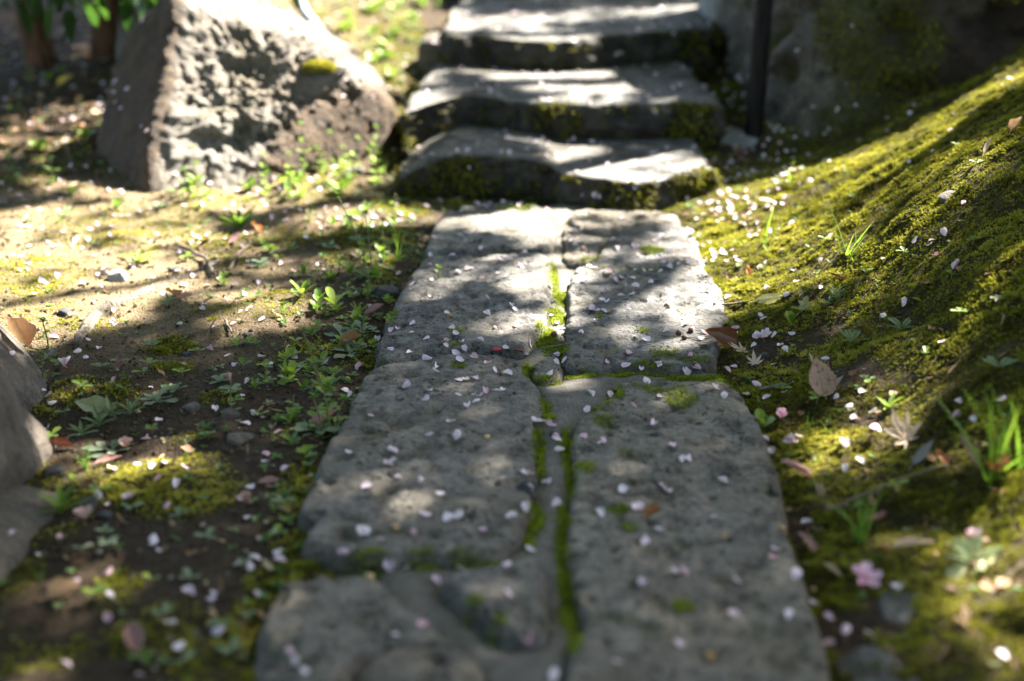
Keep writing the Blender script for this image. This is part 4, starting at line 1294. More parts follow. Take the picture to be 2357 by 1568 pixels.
# X, Y, kind, length m, yaw deg (0 = tip away from the camera, 90 = tip to the west), pitch deg, roll, lift, label
LEAVES = [
    (1662, 806, 'glossy', .056, 70, 10, -42, .012, 'glossy brown cupped leaf lying on its side at the slab edge'),
    (1885, 905, 'spotted', .062, 10, 40, 8, .004, 'large tan leaf with dark blotches propped up in the moss'),
    (1908, 868, 'red', .018, 5, 60, 10, .012, 'tiny red brown leaf stuck to the large blotched leaf'),
    (1768, 700, 'cream', .052, -88, 4, 50, .008, 'pale cream leaf edge-on on the lit moss'),
    (1848, 765, 'olive', .042, 172, 55, 10, .03, 'twisted pale olive leaf standing in the moss'),
    (1835, 1100, 'mauve', .052, 84, 12, 22, .004, 'mauve brown curled leaf lying against the big slab'),
    (40, 798, 'tan_curl', .062, 60, 14, 10, .004, 'curled tan leaf resting on the grey tan rock'),
    (215, 950, 'faded', .055, 70, 10, -8, .006, 'large faded olive leaf behind the silver weed'),
    (130, 1035, 'red', .055, 84, 6, 10, .004, 'dark red leaf beside the overhanging rock'),
    (248, 1070, 'mauve', .036, -70, 8, 14, .003, 'pinkish brown leaf tip by the moss patch'),
    (150, 1372, 'tan_curl', .042, -75, 4, 34, .001, 'tan rolled leaf on the dark soil under the tan ledge'),
    (310, 1490, 'mauve', .050, 20, 12, 14, .003, 'brown withered leaf on bare soil in the deep shade'),
    (620, 1118, 'mauve', .030, -80, 8, 14, .003, 'thin mauve leaf lying near the slab corner'),
    (400, 688, 'orange', .032, 80, 10, 14, .004, 'orange brown leaf at the shadow line on the soil'),
    (425, 692, 'mauve', .034, -84, 6, 8, .004, 'mauve leaf sliver next to the orange brown leaf'),
    (808, 800, 'orange', .038, -75, 22, 14, .004, 'orange dry leaf under the grey rosette by the slab'),
    (862, 730, 'mauve', .042, -70, 18, 10, .006, 'long beige leaf leaning on the slab edge'),
    (745, 985, 'mauve', .050, -52, 16, 8, .006, 'long beige leaf at the root of the tall weed'),
    (1780, 903, 'grey', .045, 86, 8, 16, .004, 'slate grey narrow leaf with folded ridge on the moss'),
    (1925, 895, 'grey', .030, -60, 20, 16, .004, 'grey brown leaf half hidden behind the blotched leaf'),
    (1858, 1272, 'mauve', .034, 30, 26, 20, .004, 'brown leaf folded in the moss beside the big slab'),
    (2020, 1218, 'mauve', .046, 150, 24, 20, .004, 'dull purple brown leaf behind the grass tuft'),
    (2040, 1285, 'orange', .030, 170, 20, 20, .003, 'golden tan leaf in the moss under the purple leaf'),
    (2098, 1270, 'straw', .050, -108, 6, 8, .006, 'pale rolled leaf like a short stick in the moss'),
    (1915, 1325, 'straw', .030, 40, 14, 20, .003, 'pale mauve curled leaf near the pink blossom'),
    (2310, 1118, 'orange', .050, 160, 34, 20, .006, 'rusty orange leaf under the tall bright grass'),
    (2225, 1072, 'mauve', .045, 20, 34, 24, .006, 'translucent grey brown leaf beside the tall grass'),
    (2120, 1062, 'grey', .040, -60, 24, 34, .004, 'lilac grey cupped leaf with an orange tip in the moss'),
    (2165, 1072, 'orange', .028, 20, 18, 14, .003, 'small rust brown leaf between two grey leaves'),
    (2270, 352, 'straw', .036, -40, 14, 14, .006, 'cream sliver leaf lying high on the moss bank'),
    (2340, 305, 'tan_curl', .030, -80, 14, 14, .006, 'brown rolled leaf high on the moss bank'),
    (2060, 435, 'red', .022, 30, 34, 14, .006, 'small red leaf on the lit moss slope'),
    (2255, 325, 'red', .018, 90, 14, 14, .006, 'tiny rust leaf in the moss of the bank'),
    (1928, 655, 'red', .030, 80, 28, 14, .006, 'dark brown leaf behind the silver tuft'),
    (1720, 640, 'orange', .020, 10, 50, 14, .006, 'orange brown leaf scrap upright in lit moss'),
    (150, 200, 'yellow', .052, -70, 20, 10, .006, 'bright yellow leaf in the shade of the shrub'),
    (1480, 322, 'red', .036, 84, 10, 14, .004, 'red brown leaf at the back of the lowest tread'),
    (1705, 375, 'red', .034, -40, 14, 14, .006, 'dark red leaf in the petals by the post footing'),
    (540, 560, 'mauve', .034, -30, 20, 14, .004, 'withered pink brown leaf under the big rosette'),
    (470, 570, 'red', .030, -50, 14, 14, .004, 'reddish leaf on the soil in front of the big rosette'),
    (590, 540, 'orange', .036, 50, 24, 14, .004, 'crumpled tan orange leaf next to the big rosette'),
    (1748, 838, 'red', .018, 20, 14, 14, .003, 'small red brown leaf on the slab corner'),
    (1500, 1190, 'orange', .026, -60, 12, 20, .002, 'scrap of orange leaf on the big slab'),
    (2270, 1310, 'olive', .030, -70, 10, 14, .004, 'yellow green leaf in the moss under the fern'),
    (2200, 1330, 'faded', .030, -60, 10, 14, .004, 'pale green drooping leaf beside the fern'),
    (1865, 838, 'straw', .020, 20, 30, 14, .004, 'tiny straw leaf above the blotched leaf'),
    (650, 385, 'red', .026, 20, 14, 14, .004, 'red brown leaf among sunlit weeds by the boulder'),
    (120, 100, 'red', .050, 80, 14, 14, .004, 'red leaf litter at the shrub stems'),
    (40, 305, 'tan_curl', .050, 80, 14, 14, .004, 'tan leaf on the sunlit patch behind the boulder'),
]
MAPLES = [
    (268, 852, 'mauve', .034, -40, 24, 'pinkish maple leaf with curled fingers on the dark soil'),
    (108, 830, 'grey', .040, -60, 20, 'grey maple leaf beside the curled tan leaf'),
    (1712, 815, 'straw', .040, 100, 14, 'withered mauve maple leaf behind the glossy leaf'),
    (1738, 845, 'straw', .030, 0, 20, 'small pale skeleton maple leaf on the moss'),
    (2085, 1020, 'straw', .060, 40, 44, 'straw coloured maple leaf glowing in the sun'),
]
BLOSSOMS = [
    (1990, 1340, 'blossom_pink', .034, 14, 'fallen pink cherry blossom with five petals in the moss'),
    (198, 1205, 'blossom_faded', .032, 40, 'faded brown pink blossom near the blue grey chip'),
    (290, 1036, 'blossom_faded', .026, 45, 'faded pink blossom on soil beside the green rosette'),
    (570, 1162, 'blossom_faded', .024, 50, 'faded blossom with green sepals near the slab corner'),
    (528, 885, 'blossom_faded', .024, 60, 'withered pink blossom standing on the bare soil'),
    (1800, 968, 'blossom_pink', .026, 50, 'crumpled pink white blossom by the leafy green sprout'),
    (2245, 1250, 'petal', .024, 40, 'white pink blossom in the sunlit yellow moss'),
    (1755, 785, 'petal', .030, 20, 'spent blossom with spread pale petals on the moss'),
    (1824, 1028, 'petal', .024, 40, 'white lilac blossom beside the mauve brown leaf'),
    (152, 848, 'petal', .028, 40, 'white double blossom on soil near the grey tan rock'),
]
STEMS = [  # base X, Y, height, lean x, lean y, pairs, leaf, label
    (762, 1000, .150, -.035, .015, 7, .020, 'tall hairy weed with bud head beside the long slab'),
    (742, 1005, .060, -.01, .0, 4, .017, 'short leafy shoot at the foot of the tall weed'),
    (775, 985, .045, .012, .0, 3, .018, 'broad leafy shoot between the tall weed and slab'),
    (848, 650, .165, -.055, .02, 3, .024, 'thin tall flowering weed at the sunlit verge'),
    (856, 640, .120, -.01, .02, 2, .020, 'slim flower stalk beside the thin tall weed'),
    (702, 415, .135, -.005, .0, 4, .026, 'bright sunlit weed with paired leaves against the boulder'),
    (735, 400, .10, .03, .0, 1, .018, 'pale forked seed stalk against the boulder base'),
    (452, 445, .105, .0, .0, 3, .026, 'sunlit weed stalk before the brown side of the boulder'),
    (868, 360, .075, .0, .0, 3, .024, 'leafy weed at the gap between boulder and steps'),
    (606, 425, .07, .005, .0, 3, .024, 'sunlit small weed at the middle of the boulder base'),
    (112, 800, .045, -.005, .0, 3, .012, 'small reddish stalk weed by the grey maple leaf'),
    (100, 870, .040, .0, .0, 4, .012, 'small green stalk weed beside the grey tan rock'),
    (1845, 720, .040, .0, .0, 1, .020, 'red stemmed seedling in the moss'),
    (1010, 640, .02, .0, .0, 2, .012, 'tiny sprout at the edge of the upper slab'),
    (470, 480, .05, .0, .0, 3, .020, 'sunlit weed clump below the boulder'),
    (665, 450, .05, .0, .0, 3, .020, 'lit weed between boulder and big rosette'),
]
ROSETTES = [  # X, Y, leaf key, n, leaf length, up angle, label, group
    (552, 530, 'lance', 11, .058, 42, 'large green lance leaved rosette on the soil', None),
    (228, 985, 'lance_silver', 12, .034, 38, 'silver green tuft in front of the faded olive leaf', None),
    (300, 955, 'lance_silver', 11, .030, 34, 'silver green tuft with upright leaves next to the grey rosette', None),
    (190, 1005, 'lance_silver', 10, .028, 30, 'low silver tuft nearest the dark red leaf', None),
    (255, 960, 'lance_silver', 9, .026, 40, 'small silver tuft between the two larger silver tufts', None),
    (1925, 692, 'lance_silver', 13, .030, 36, 'silver green tuft on the moss by the cream leaf', None),
    (1905, 705, 'lance_silver', 8, .022, 30, 'little silver tuft leaning out of the moss', None),
    (786, 782, 'spoon_grey', 9, .034, 14, 'grey green flat rosette with one upright leaf', None),
    (832, 768, 'spoon_grey', 9, .032, 16, 'dusty grey rosette near the long beige leaf', None),
    (806, 818, 'spoon_grey', 9, .036, 16, 'grey toothed rosette over the orange dry leaf', None),
    (362, 928, 'spoon_grey', 8, .034, 12, 'grey green rosette on soil near the silver tufts', None),
    (395, 905, 'spoon_grey', 6, .026, 20, 'small grey rosette with broad pale leaves', None),
    (730, 1000, 'spoon_grey', 8, .036, 12, 'grey rosette spread under the tall weed', None),
    (255, 1045, 'spoon_grey', 7, .036, 16, 'grey green rosette between the red and pink leaves', None),
    (140, 1185, 'lance', 9, .040, 40, 'light green rosette at the foot of the overhanging rock', None),
    (505, 880, 'pale_round', 6, .020, 10, 'pale round leaved rosette on the dark soil', None),
    (600, 610, 'pale_round', 7, .022, 14, 'pale low rosette in the shade of the verge', None),
    (665, 880, 'round', 7, .018, 14, 'small round leaved green rosette by the grass blade', None),
    (1752, 990, 'round', 10, .024, 40, 'glossy green leafy sprout at the slab edge', None),
    (2045, 945, 'lance', 8, .026, 42, 'green lance leaved sprout on the moss', None),
    (1820, 750, 'round', 5, .026, 60, 'bright green broad leaved seedling in the moss', None),
    (770, 705, 'round', 4, .034, 50, 'broad two leaved seedling in the verge', None),
    (895, 700, 'round', 9, .016, 45, 'leafy weed clump beside the dark angular stone', None),
    (735, 700, 'round', 9, .020, 50, 'yellow green leafy clump in the verge', None),
    (150, 500, 'lance_silver', 9, .030, 34, 'sunlit silver tuft on the bright soil', None),
    (320, 605, 'lance', 9, .045, 22, 'sunlit lance leaved plant behind the pale rounded stone', None),
    (385, 705, 'lance_silver', 9, .026, 34, 'silver tuft at the shadow line', None),
    (480, 455, 'lance', 9, .030, 40, 'sunlit rosette under the boulder', None),
    (370, 480, 'pale_round', 7, .026, 24, 'sunlit pale rosette under the brown boulder side', None),
    (270, 480, 'round', 6, .026, 45, 'bright seedling at the foot of the boulder', None),
    (165, 450, 'round', 6, .028, 45, 'yellow green seedling in the shade behind the sunlit soil', None),
    (120, 830, 'round', 8, .012, 16, 'tiny green rosette beside the grey maple leaf', None),
    (620, 580, 'round', 8, .02, 30, 'fresh green rosette in the weedy verge', None),
    (900, 745, 'round', 9, .014, 30, 'little weed clump at the upper slab edge', None),
    (760, 905, 'round', 8, .012, 20, 'small round leaved clump behind the tall weed', None),
    (860, 800, 'round', 9, .013, 40, 'small fresh weed clump touching the slab edge', None),
]
SEEDLINGS = [(190, 898), (285, 902), (345, 848), (276, 842), (355, 808), (545, 800), (575, 795), (455, 812), (620, 885), (392, 902), (135, 845), (480, 690), (520, 640), (430, 600), (640, 600), (690, 640), (610, 850), (330, 870), (230, 850), (420, 870),
             (540, 930), (600, 960), (480, 1010), (560, 850), (680, 790), (730, 760), (810, 690), (590, 690), (350, 1000), (150, 960), (120, 1010), (170, 1110), (230, 1140), (300, 1180), (240, 1235), (190, 1280), (410, 1200), (480, 1250), (560, 1310),
             (350, 1350), (220, 1380), (380, 1420), (440, 1340), (500, 1450), (530, 1510), (330, 1530), (420, 1540), (250, 1270), (640, 1240), (650, 1170), (2080, 590), (2120, 700), (1990, 640), (2190, 640), (2240, 560), (2300, 700), (1900, 560), (2210, 730), (2130, 820), (2060, 1130),
             (1880, 930), (1800, 905), (1960, 1180), (2000, 880), (2250, 380), (2200, 340)]
GRASS = [  # X, Y, n, height, label
    (652, 722, 7, .045, 'bright yellow green grass tuft on the lit soil edge'), (918, 600, 12, .065, 'grass tuft at the verge of the upper slabs'), (1768, 560, 4, .085, 'few tall grass blades on the sunlit moss'),
    (1945, 590, 5, .085, 'slender grass blades growing from the moss bank'), (1966, 600, 4, .07, 'second slender grass tuft on the moss bank'), (1980, 1245, 11, .085, 'blurred dark grass tuft in the moss before the purple leaf'),
    (2290, 1110, 14, .12, 'tall bright grass clump on the moss bank'), (2330, 1090, 10, .11, 'bright grass clump behind the rusty orange leaf'), (725, 890, 6, .05, 'flat bright grass leaning over the soil by the tall weed'),
    (200, 1080, 6, .04, 'short grass blades under the silver tufts'), (510, 765, 5, .022, 'tiny grass sprout among dry stalks'), (1860, 985, 6, .03, 'small grass tuft in the moss by the leafy sprout'), (520, 985, 9, .016, 'tiny feathery green tuft on bare soil'),
    (622, 985, 9, .016, 'tiny feathery tuft near the tall weed'), (785, 855, 9, .016, 'small needle tuft under the grey toothed rosette'), (1905, 1000, 5, .03, 'small blades beside the green lance sprout'), (190, 890, 3, .03, 'single reddish grass sprout near seedlings'),
    (950, 520, 8, .035, 'lit short grass near the first slabs'), (1820, 420, 5, .05, 'grass blades at the foot of the bank'), (1010, 440, 9, .03, 'green grass tuft under the corner of the lowest step'), (1130, 445, 9, .03, 'green grass tuft under the front of the lowest step'),
]
FERNS = [(1960, 790, .034, 'small pale green fern frond on the moss'), (2300, 850, .028, 'blurred fern on the dark moss slope'), (2235, 1295, .034, 'yellow green fern above the fallen green leaf'), (2075, 760, .03, 'tiny fern beside the small pale fern')]
TWIGS = [  # px points, radius, label
    ([(1640, 706), (1690, 704), (1735, 695)], .0022, 'thin brown twig from the slab into the moss'), ([(1600, 782), (1650, 776), (1690, 778)], .0012, 'hair thin stem with seed heads on the upper slab'),
    ([(1520, 775), (1600, 781)], .0010, 'thin reddish stem beside the seed heads'), ([(1900, 1185), (1990, 1150), (2080, 1110), (2180, 1080)], .0030, 'long brown twig lying in the moss below the bank'),
    ([(560, 480), (620, 455), (680, 450)], .002, 'dry pale stalk near the big rosette'), ([(525, 630), (550, 590), (575, 570)], .0035, 'bent dry stem on the soil in front of the big rosette'),
    ([(470, 790), (490, 758), (500, 752)], .0016, 'dry grass stalk upright by the moss patch'), ([(520, 745), (535, 772)], .0030, 'short dry stalk chip near the tiny grass sprout'), ([(395, 1070), (420, 1040), (440, 1015)], .0012, 'straw stem glinting over the moss patch'),
    ([(640, 855), (700, 870), (740, 865)], .0012, 'thin root fibre on soil behind the tall weed'), ([(2150, 1530), (2230, 1420), (2357, 1300)], .0013, 'pale straw stem across the sunlit yellow moss'), ([(150, 330), (165, 380), (175, 420)], .002, 'thin dry twig behind the brown boulder side'),
    ([(490, 640), (470, 600), (400, 570)], .0045, 'side root running to the big rosette'), ([(1240, 805), (1320, 790), (1290, 770)], .0008, 'fine reddish moss stalk in the joint'), ([(2120, 870), (2160, 820)], .0008, 'hair thin dry stem on the moss'),
]
SEEDS = [(800, 873), (1158, 861), (1036, 729), (1121, 1009), (910, 1217), (850, 1332), (1667, 1238), (1633, 1515), (1872, 1360), (2150, 1280), (1800, 1220), (1400, 719), (895, 738), (2065, 1130), (318, 950), (1655, 800)]
CONES = [(1562, 772), (1575, 782), (1590, 765), (1275, 775), (1795, 825), (1812, 790)]

HIT = {}


def need(X, Y):
    if (X, Y) not in HIT:
        HIT[(X, Y)] = spot(X, Y)


for L in (LEAVES, MAPLES, BLOSSOMS, STEMS, ROSETTES, SEEDLINGS, GRASS, FERNS, SEEDS, CONES, SMALL):
    for r_ in L:
        need(r_[0], r_[1])
ROOT_PX = [(172, 795), (195, 760), (235, 718), (290, 690), (345, 668), (410, 642), (460, 622), (500, 600)]
HOSE_PX = [(745, 66), (720, 50), (700, 24), (690, 0), (686, -20)]
for X, Y in ROOT_PX + HOSE_PX + [(1733, 312), (1143, 810), (735, 155)]:
    need(X, Y)
for pts, _, _ in TWIGS:
    for X, Y in pts:
        need(X, Y)
FARWEEDS = []
gw = random.Random(9)
for _ in range(60):
    X, Y = gw.uniform(640, 1010), gw.uniform(-5, 190)
    h = cast(X, Y)
    if h and h[2].startswith('ground'):
        FARWEEDS.append(h)
for _ in range(10):
    X, Y = gw.uniform(0, 200), gw.uniform(150, 430)
    h = cast(X, Y)
    if h and h[2].startswith('ground'):
        FARWEEDS.append(h)
for _ in range(24):
    X, Y = gw.uniform(420, 930), gw.uniform(385, 460)
    h = cast(X, Y)
    if h and h[2].startswith('ground'):
        FARWEEDS.append(h)
VERGE = []
for _ in range(75):
    yy = gw.uniform(1.75, 3.1)
    xx = -0.235 - 0.02 * (yy < 2.2) - abs(gw.gauss(0, .10)) - .015
    h = drop(xx, yy)
    if h and h[2].startswith('ground'):
        VERGE.append(h)
LITTER = []
for X0, X1, Y0, Y1, n_l in ((-20, 240, 40, 440, 330), (180, 330, 60, 300, 60), (1560, 1800, 330, 520, 90), (1680, 2357, 600, 1568, 150), (0, 900, 480, 1500, 170), (640, 960, 20, 330, 60)):
    for _ in range(n_l):
        h = cast(gw.uniform(X0, X1), gw.uniform(Y0, Y1))
        if h and h[2].startswith('ground'):
            LITTER.append(h)
COVER = []
for _ in range(6500):
    x, y = gw.uniform(-1.4, 0.75), gw.uniform(1.15, 4.6)
    px, py, zc = to_px(x, y, 0)
    if px < -60 or px > 2420: continue
    verge = math.exp(-abs(x + 0.27) / 0.09)
    base = (0.22 + 0.9 * verge + 0.3 * (y > 2.6)) if x < 0 else 0.22
    if gw.random() > base: continue
    h = drop(x, y)
    if h and h[2].startswith('ground'):
        COVER.append(h)


def frame(n, yaw, pitch=0.0, roll=0.0):
    """rotation with +Z along the surface normal, +Y turned by yaw, then pitched and rolled"""
    q = Vector((0, 0, 1)).rotation_difference(n)
    return q @ Quaternion((0, 0, 1), R(yaw)) @ Quaternion((1, 0, 0), R(pitch)) @ Quaternion((0, 1, 0), R(roll))


def softn(n, k=0.6):
    v = n.lerp(Vector((0, 0, 1)), 1 - k)
    return v.normalized()


def setm(o, loc, q, s):
    o.rotation_mode = 'QUATERNION'
    o.location = loc
    o.rotation_quaternion = q
    o.scale = (s, s, s) if not isinstance(s, tuple) else s


# landmarks, so that a label can say what a petal or seedling lies next to
MARKS = {'soil': [(762, 1000, 'the tall hairy weed'), (228, 985, 'the silver tufts'), (268, 852, 'the pinkish maple leaf'), (552, 530, 'the large lance leaved rosette'), (272, 640, 'the pale rounded stone'),
                  (150, 1372, 'the tan rolled leaf'), (248, 1070, 'the pinkish brown leaf tip'), (198, 1205, 'the faded brown pink blossom'), (786, 782, 'the grey flat rosettes'), (570, 1162, 'the faded blossom with sepals'),
                  (310, 1490, 'the brown withered leaf'), (620, 1118, 'the thin mauve leaf'), (528, 885, 'the withered pink blossom'), (400, 688, 'the orange brown leaf'), (530, 955, 'the flat buried pebble'), (652, 722, 'the yellow green grass tuft')],
         'moss': [(1662, 806, 'the glossy brown leaf'), (1885, 905, 'the large blotched leaf'), (1768, 700, 'the pale cream leaf'), (1848, 765, 'the twisted olive leaf'), (1835, 1100, 'the mauve brown curled leaf'),
                  (1990, 1340, 'the fallen pink blossom'), (2085, 1020, 'the straw maple leaf'), (2290, 1110, 'the tall bright grass'), (2098, 1270, 'the pale rolled leaf'), (1925, 692, 'the silver green tuft'),
                  (2270, 352, 'the cream sliver leaf'), (1945, 590, 'the slender grass blades'), (2300, 850, 'the dark slope fern')]}


def near_what(loc, kind):
    return min(MARKS[kind], key=lambda m_: (HIT[(m_[0], m_[1])][0] - loc).length)[2]


SLAB = {0: 'the rounded slab cut off by the diagonal mortar strip', 1: 'the low slab behind the diagonal mortar strip', 2: 'the small triangular slab', 3: 'the long slab next to the tall weed', 4: 'the slab with the red flower bud',
        5: 'the short slab between the bud slab and steps', 6: 'the narrow slab under the lowest step', 7: 'the tiny slab in the mossy joint', 8: 'the big slab along the moss bank', 9: 'the slab with the round seed pods',
        10: 'the slab nearest the lowest step', 11: 'the wedge shaped slab in the joint'}

# ------------------------------------------------------------------ small stones
for i, (X, Y, sz, fl, mt, lab) in enumerate(SMALL):
    loc, n, _ = HIT[(X, Y)]
    o = rock('pebble' if sz < .02 else 'stone', tuple(loc), small_planes(200 + i, 1, .85, .8), 300 + i, mt, 3 if sz < .03 else 4, 9, .6, size=1.0)
    setm(o, loc + Vector((0, 0, sz * fl * (.18 if sz < .05 else -.12))), frame(softn(n, .5), i * 67), (sz * .55, sz * .55, sz * fl * .55))
    tag(o, lab, 'pebble' if sz < .02 else 'stone')

# ------------------------------------------------------------------ exposed root
pts = [HIT[p][0] + Vector((0, 0, -.002)) for p in ROOT_PX]
rp = spline([tuple(p) for p in pts], 48)
rp = rp + np.column_stack([fbm(rp * 20, 3, 3) * .006, fbm(rp * 20, 3, 4) * .006, fbm(rp * 15, 3, 5) * .004])
rt = obj('exposed_root', tube_mesh('exposed_root', rp, np.interp(np.linspace(0, 1, 48), [0, .2, .6, 1], [.008, .013, .010, .004]) * (1 + .2 * fbm(rp * 40, 3, 8)), 12), MATS['root_bark'])
tag(rt, 'exposed pale tree root crossing the soil at the shadow line', 'root')

# ------------------------------------------------------------------ post
loc, n, _ = HIT[(1733, 312)]
pb = Vector((loc.x, loc.y, loc.z - .05))
zc = (loc.y) * CP - (loc.z - CAM_H) * SP
topdir = Vector(at(1757, 0, zc=zc * 0.985)) - Vector(at(1733, 300, zc=zc))
topdir.normalize()
post = empty('garden_post', pb)
th = np.linspace(0, 1, 40)
pts = np.array([tuple(Vector(pb) + topdir * (t * 1.25)) for t in th]) - np.array(pb[:])
rad = .0235 + .0012 * np.sin(th * 60) + 0.001 * fbm(pts * 30, 3, 2)
obj('shaft', tube_mesh('shaft', pts, rad, 20), MATS['post_paint'], post)
cap = tube_mesh('cap', np.array([pts[-1], pts[-1] + np.array(topdir[:]) * .02, pts[-1] + np.array(topdir[:]) * .032]), [.028, .028, .012], 20)
obj('cap', cap, MATS['post_paint'], post)
tag(post, 'slim dark brown garden post beside the stone steps', 'post')

# ------------------------------------------------------------------ hose
pts = [Vector(at(*p, zc=4.72)) for p in HOSE_PX[:2]]
far = pts[-1]
zc0 = far.y * CP - (far.z - CAM_H) * SP
for p in HOSE_PX[2:]:
    q_ = Vector(at(*p, zc=zc0 + .02 * len(pts)))
    pts.append(q_)
pts = [pts[0] + Vector((.10, .0, -.035))] + pts
last = pts[-1]
pts += [last + Vector((-.02, .08, .10)), last + Vector((-.12, .25, .16)), last + Vector((-.35, .5, .05)), last + Vector((-.6, .7, -.15))]
hs = obj('garden_hose', tube_mesh('garden_hose', spline([tuple(p) for p in pts], 60), np.full(60, .015), 14), MATS['hose'])
tag(hs, 'looped pale grey blue garden hose on the sunlit ground behind the boulder', 'hose')

# ------------------------------------------------------------------ petals: one object each for the 300 largest, the rest as one mass
PLAB = {'paving_stone': 'pale pink cherry petal lying on the grey path slabs', 'mortar_bed': 'pale pink cherry petal caught on the mortar between slabs', 'stone_step': 'pale pink cherry petal resting on the stone steps',
        'boulder': 'pale pink cherry petal on a rock', 'left': 'pale pink cherry petal on the weedy dark soil', 'right': 'pale pink cherry petal on the mossy bank'}
rest = []
for i, (zc, (loc, n, ob)) in enumerate(petal_hits):
    base_ = ob.split('.')[0]
    if base_ == 'ground':
        base_ = 'left' if loc.x < 0.1 else 'right'
    if i < 300:
        o = bpy.data.objects.new('cherry_petal', PET_ME[g.randrange(14)])
        COL.objects.link(o)
        flip = g.random() < 0.25
        q_ = frame(softn(n, .7), g.uniform(0, 360), g.uniform(-22, 30), g.uniform(-25, 25) + (180 if flip else 0))
        s_ = g.uniform(.0102, .0160)
        setm(o, loc + Vector((0, 0, .0022 + (.0025 if flip else 0) + (.003 if base_ == 'right' else 0))), q_, s_)
        lab = PLAB.get(base_, PLAB['boulder'])
        if base_ == 'left':
            lab = 'pale pink cherry petal on soil near ' + near_what(loc, 'soil')
        elif base_ == 'right':
            lab = 'pale pink cherry petal on moss near ' + near_what(loc, 'moss')
        elif base_ == 'paving_stone':
            lab = 'pale pink cherry petal on ' + SLAB[int(ob.split('.')[1]) if '.' in ob else 0]
        tag(o, lab, 'petal', lab.replace('pale pink cherry petal', 'petals'))
    else:
        rest.append((loc, n, ob))
rest += far_hits
Vs, Fs, T, o_ = [], [], [], 0
for loc, n, ob in rest:
    V, F = PET[g.randrange(14)]
    q_ = frame(softn(n, .7), g.uniform(0, 360), g.uniform(-22, 30), g.uniform(-30, 30))
    M = np.array(q_.to_matrix())
    s_ = g.uniform(.0095, .0148)
    W = (V * s_) @ M.T + np.array(loc[:]) + [0, 0, .003]
    Vs.append(W); Fs.append(F + o_); o_ += len(W)
    T.append(np.full(len(W), g.random()))
pm = obj('scattered_petals', mesh_np('scattered_petals', np.concatenate(Vs), np.concatenate(Fs), attrs={'tint': np.concatenate(T)}), MATS['petal_scatter'])
tag(pm, 'countless pale cherry petals strewn over soil, moss and steps', 'petals', kind='stuff')

# ------------------------------------------------------------------ fallen leaves and blossoms
for X, Y, k, L, yaw, pitch, roll, lift, lab in LEAVES:
    loc, n, _ = HIT[(X, Y)]
    me, rib, st = FL_ME[k]
    o = obj('fallen_leaf', me)
    q_ = frame(softn(n, .7 if 'resting on' not in lab else .1), yaw, pitch, roll)
    setm(o, loc + Vector((0, 0, lift)) - (q_ @ Vector((0, L * .45, 0))) + Vector((0, 0, max(0, math.sin(R(pitch)) * L * .45))), q_, L)
    tag(o, lab, 'leaf')
    obj('midrib', rib, None, o)
    obj('stalk', st, None, o)
for X, Y, k, L, yaw, pitch, lab in MAPLES:
    loc, n, _ = HIT[(X, Y)]
    o = obj('maple_leaf', MAPLE[k])
    setm(o, loc + Vector((0, 0, .005)), frame(softn(n, .7), yaw, pitch), L * .75)
    tag(o, lab, 'leaf')
    obj('stalk', MSTALK, None, o)
for i, (X, Y, mt, L, op, lab) in enumerate(BLOSSOMS):
    loc, n, _ = HIT[(X, Y)]
    r_ = empty('blossom')
    setm(r_, loc + Vector((0, 0, .004)), frame(softn(n, .6), i * 50, g.uniform(-20, 20), g.uniform(-20, 20)), L)
    for V, F in blossom_mesh(mt, 60 + i * 5, op):
        obj('petal', mesh_np('petal', V, F), MATS[mt], r_)
    V, F = ico(2)
    obj('calyx', mesh_np('calyx', V * [.07, .07, .09] + [0, 0, .05], None, F), MATS['bud_red' if mt != 'blossom_faded' else 'leaf_red'], r_)
    tag(r_, lab, 'blossom')
# the red bud with its stalk, on the slab
loc, n, _ = HIT[(1143, 810)]
bud = empty('flower_bud', loc)
V, F = ico(2)
obj('bud', mesh_np('bud', V * [.0075, .0038, .0038] + [0, 0, .004], None, F), MATS['bud_red'], bud)
obj('stalk', tube_mesh('stalk', spline([(.006, 0, .004), (.022, .002, .005), (.042, -.001, .003)], 8), np.linspace(.0014, .0009, 8), 6), MATS['bud_red'], bud)
tag(bud, 'red cherry flower bud with thin stalk on the slab', 'bud')
for i, (X, Y) in enumerate(SEEDS):
    loc, n, _ = HIT[(X, Y)]
    V, F = ico(2)
    s_ = g.uniform(.0032, .0046)
    W = V * [1.25, .9, .8]
    W[:, 0] += .15 * (W[:, 1] ** 2)
    W = W * (1 + .08 * fbm(W * 2 + i, 2, i))[:, None]
    o = obj('seed', mesh_np('seed', W, None, F), MATS['seed'])
    setm(o, loc + Vector((0, 0, s_ * .6)), frame(softn(n), i * 77), s_)
    tag(o, 'small yellow seed husk lying on the ground', 'seed', 'yellow seed husks')
for i, (X, Y) in enumerate(CONES):
    loc, n, _ = HIT[(X, Y)]
    V, F = ico(3)
    W = V * (1 + .18 * np.sign(np.sin(V[:, 2:3] * 9)) * np.sin(V[:, :1] * 11 + V[:, 1:2] * 9))
    o = obj('seedpod', mesh_np('seedpod', W, None, F), MATS['cone_brown'])
    setm(o, loc + Vector((0, 0, .004)), frame(n, i * 60), g.uniform(.004, .0055))
    tag(o, 'round dark brown seed head of a weed or tree', 'seed head', 'dark brown seed heads')
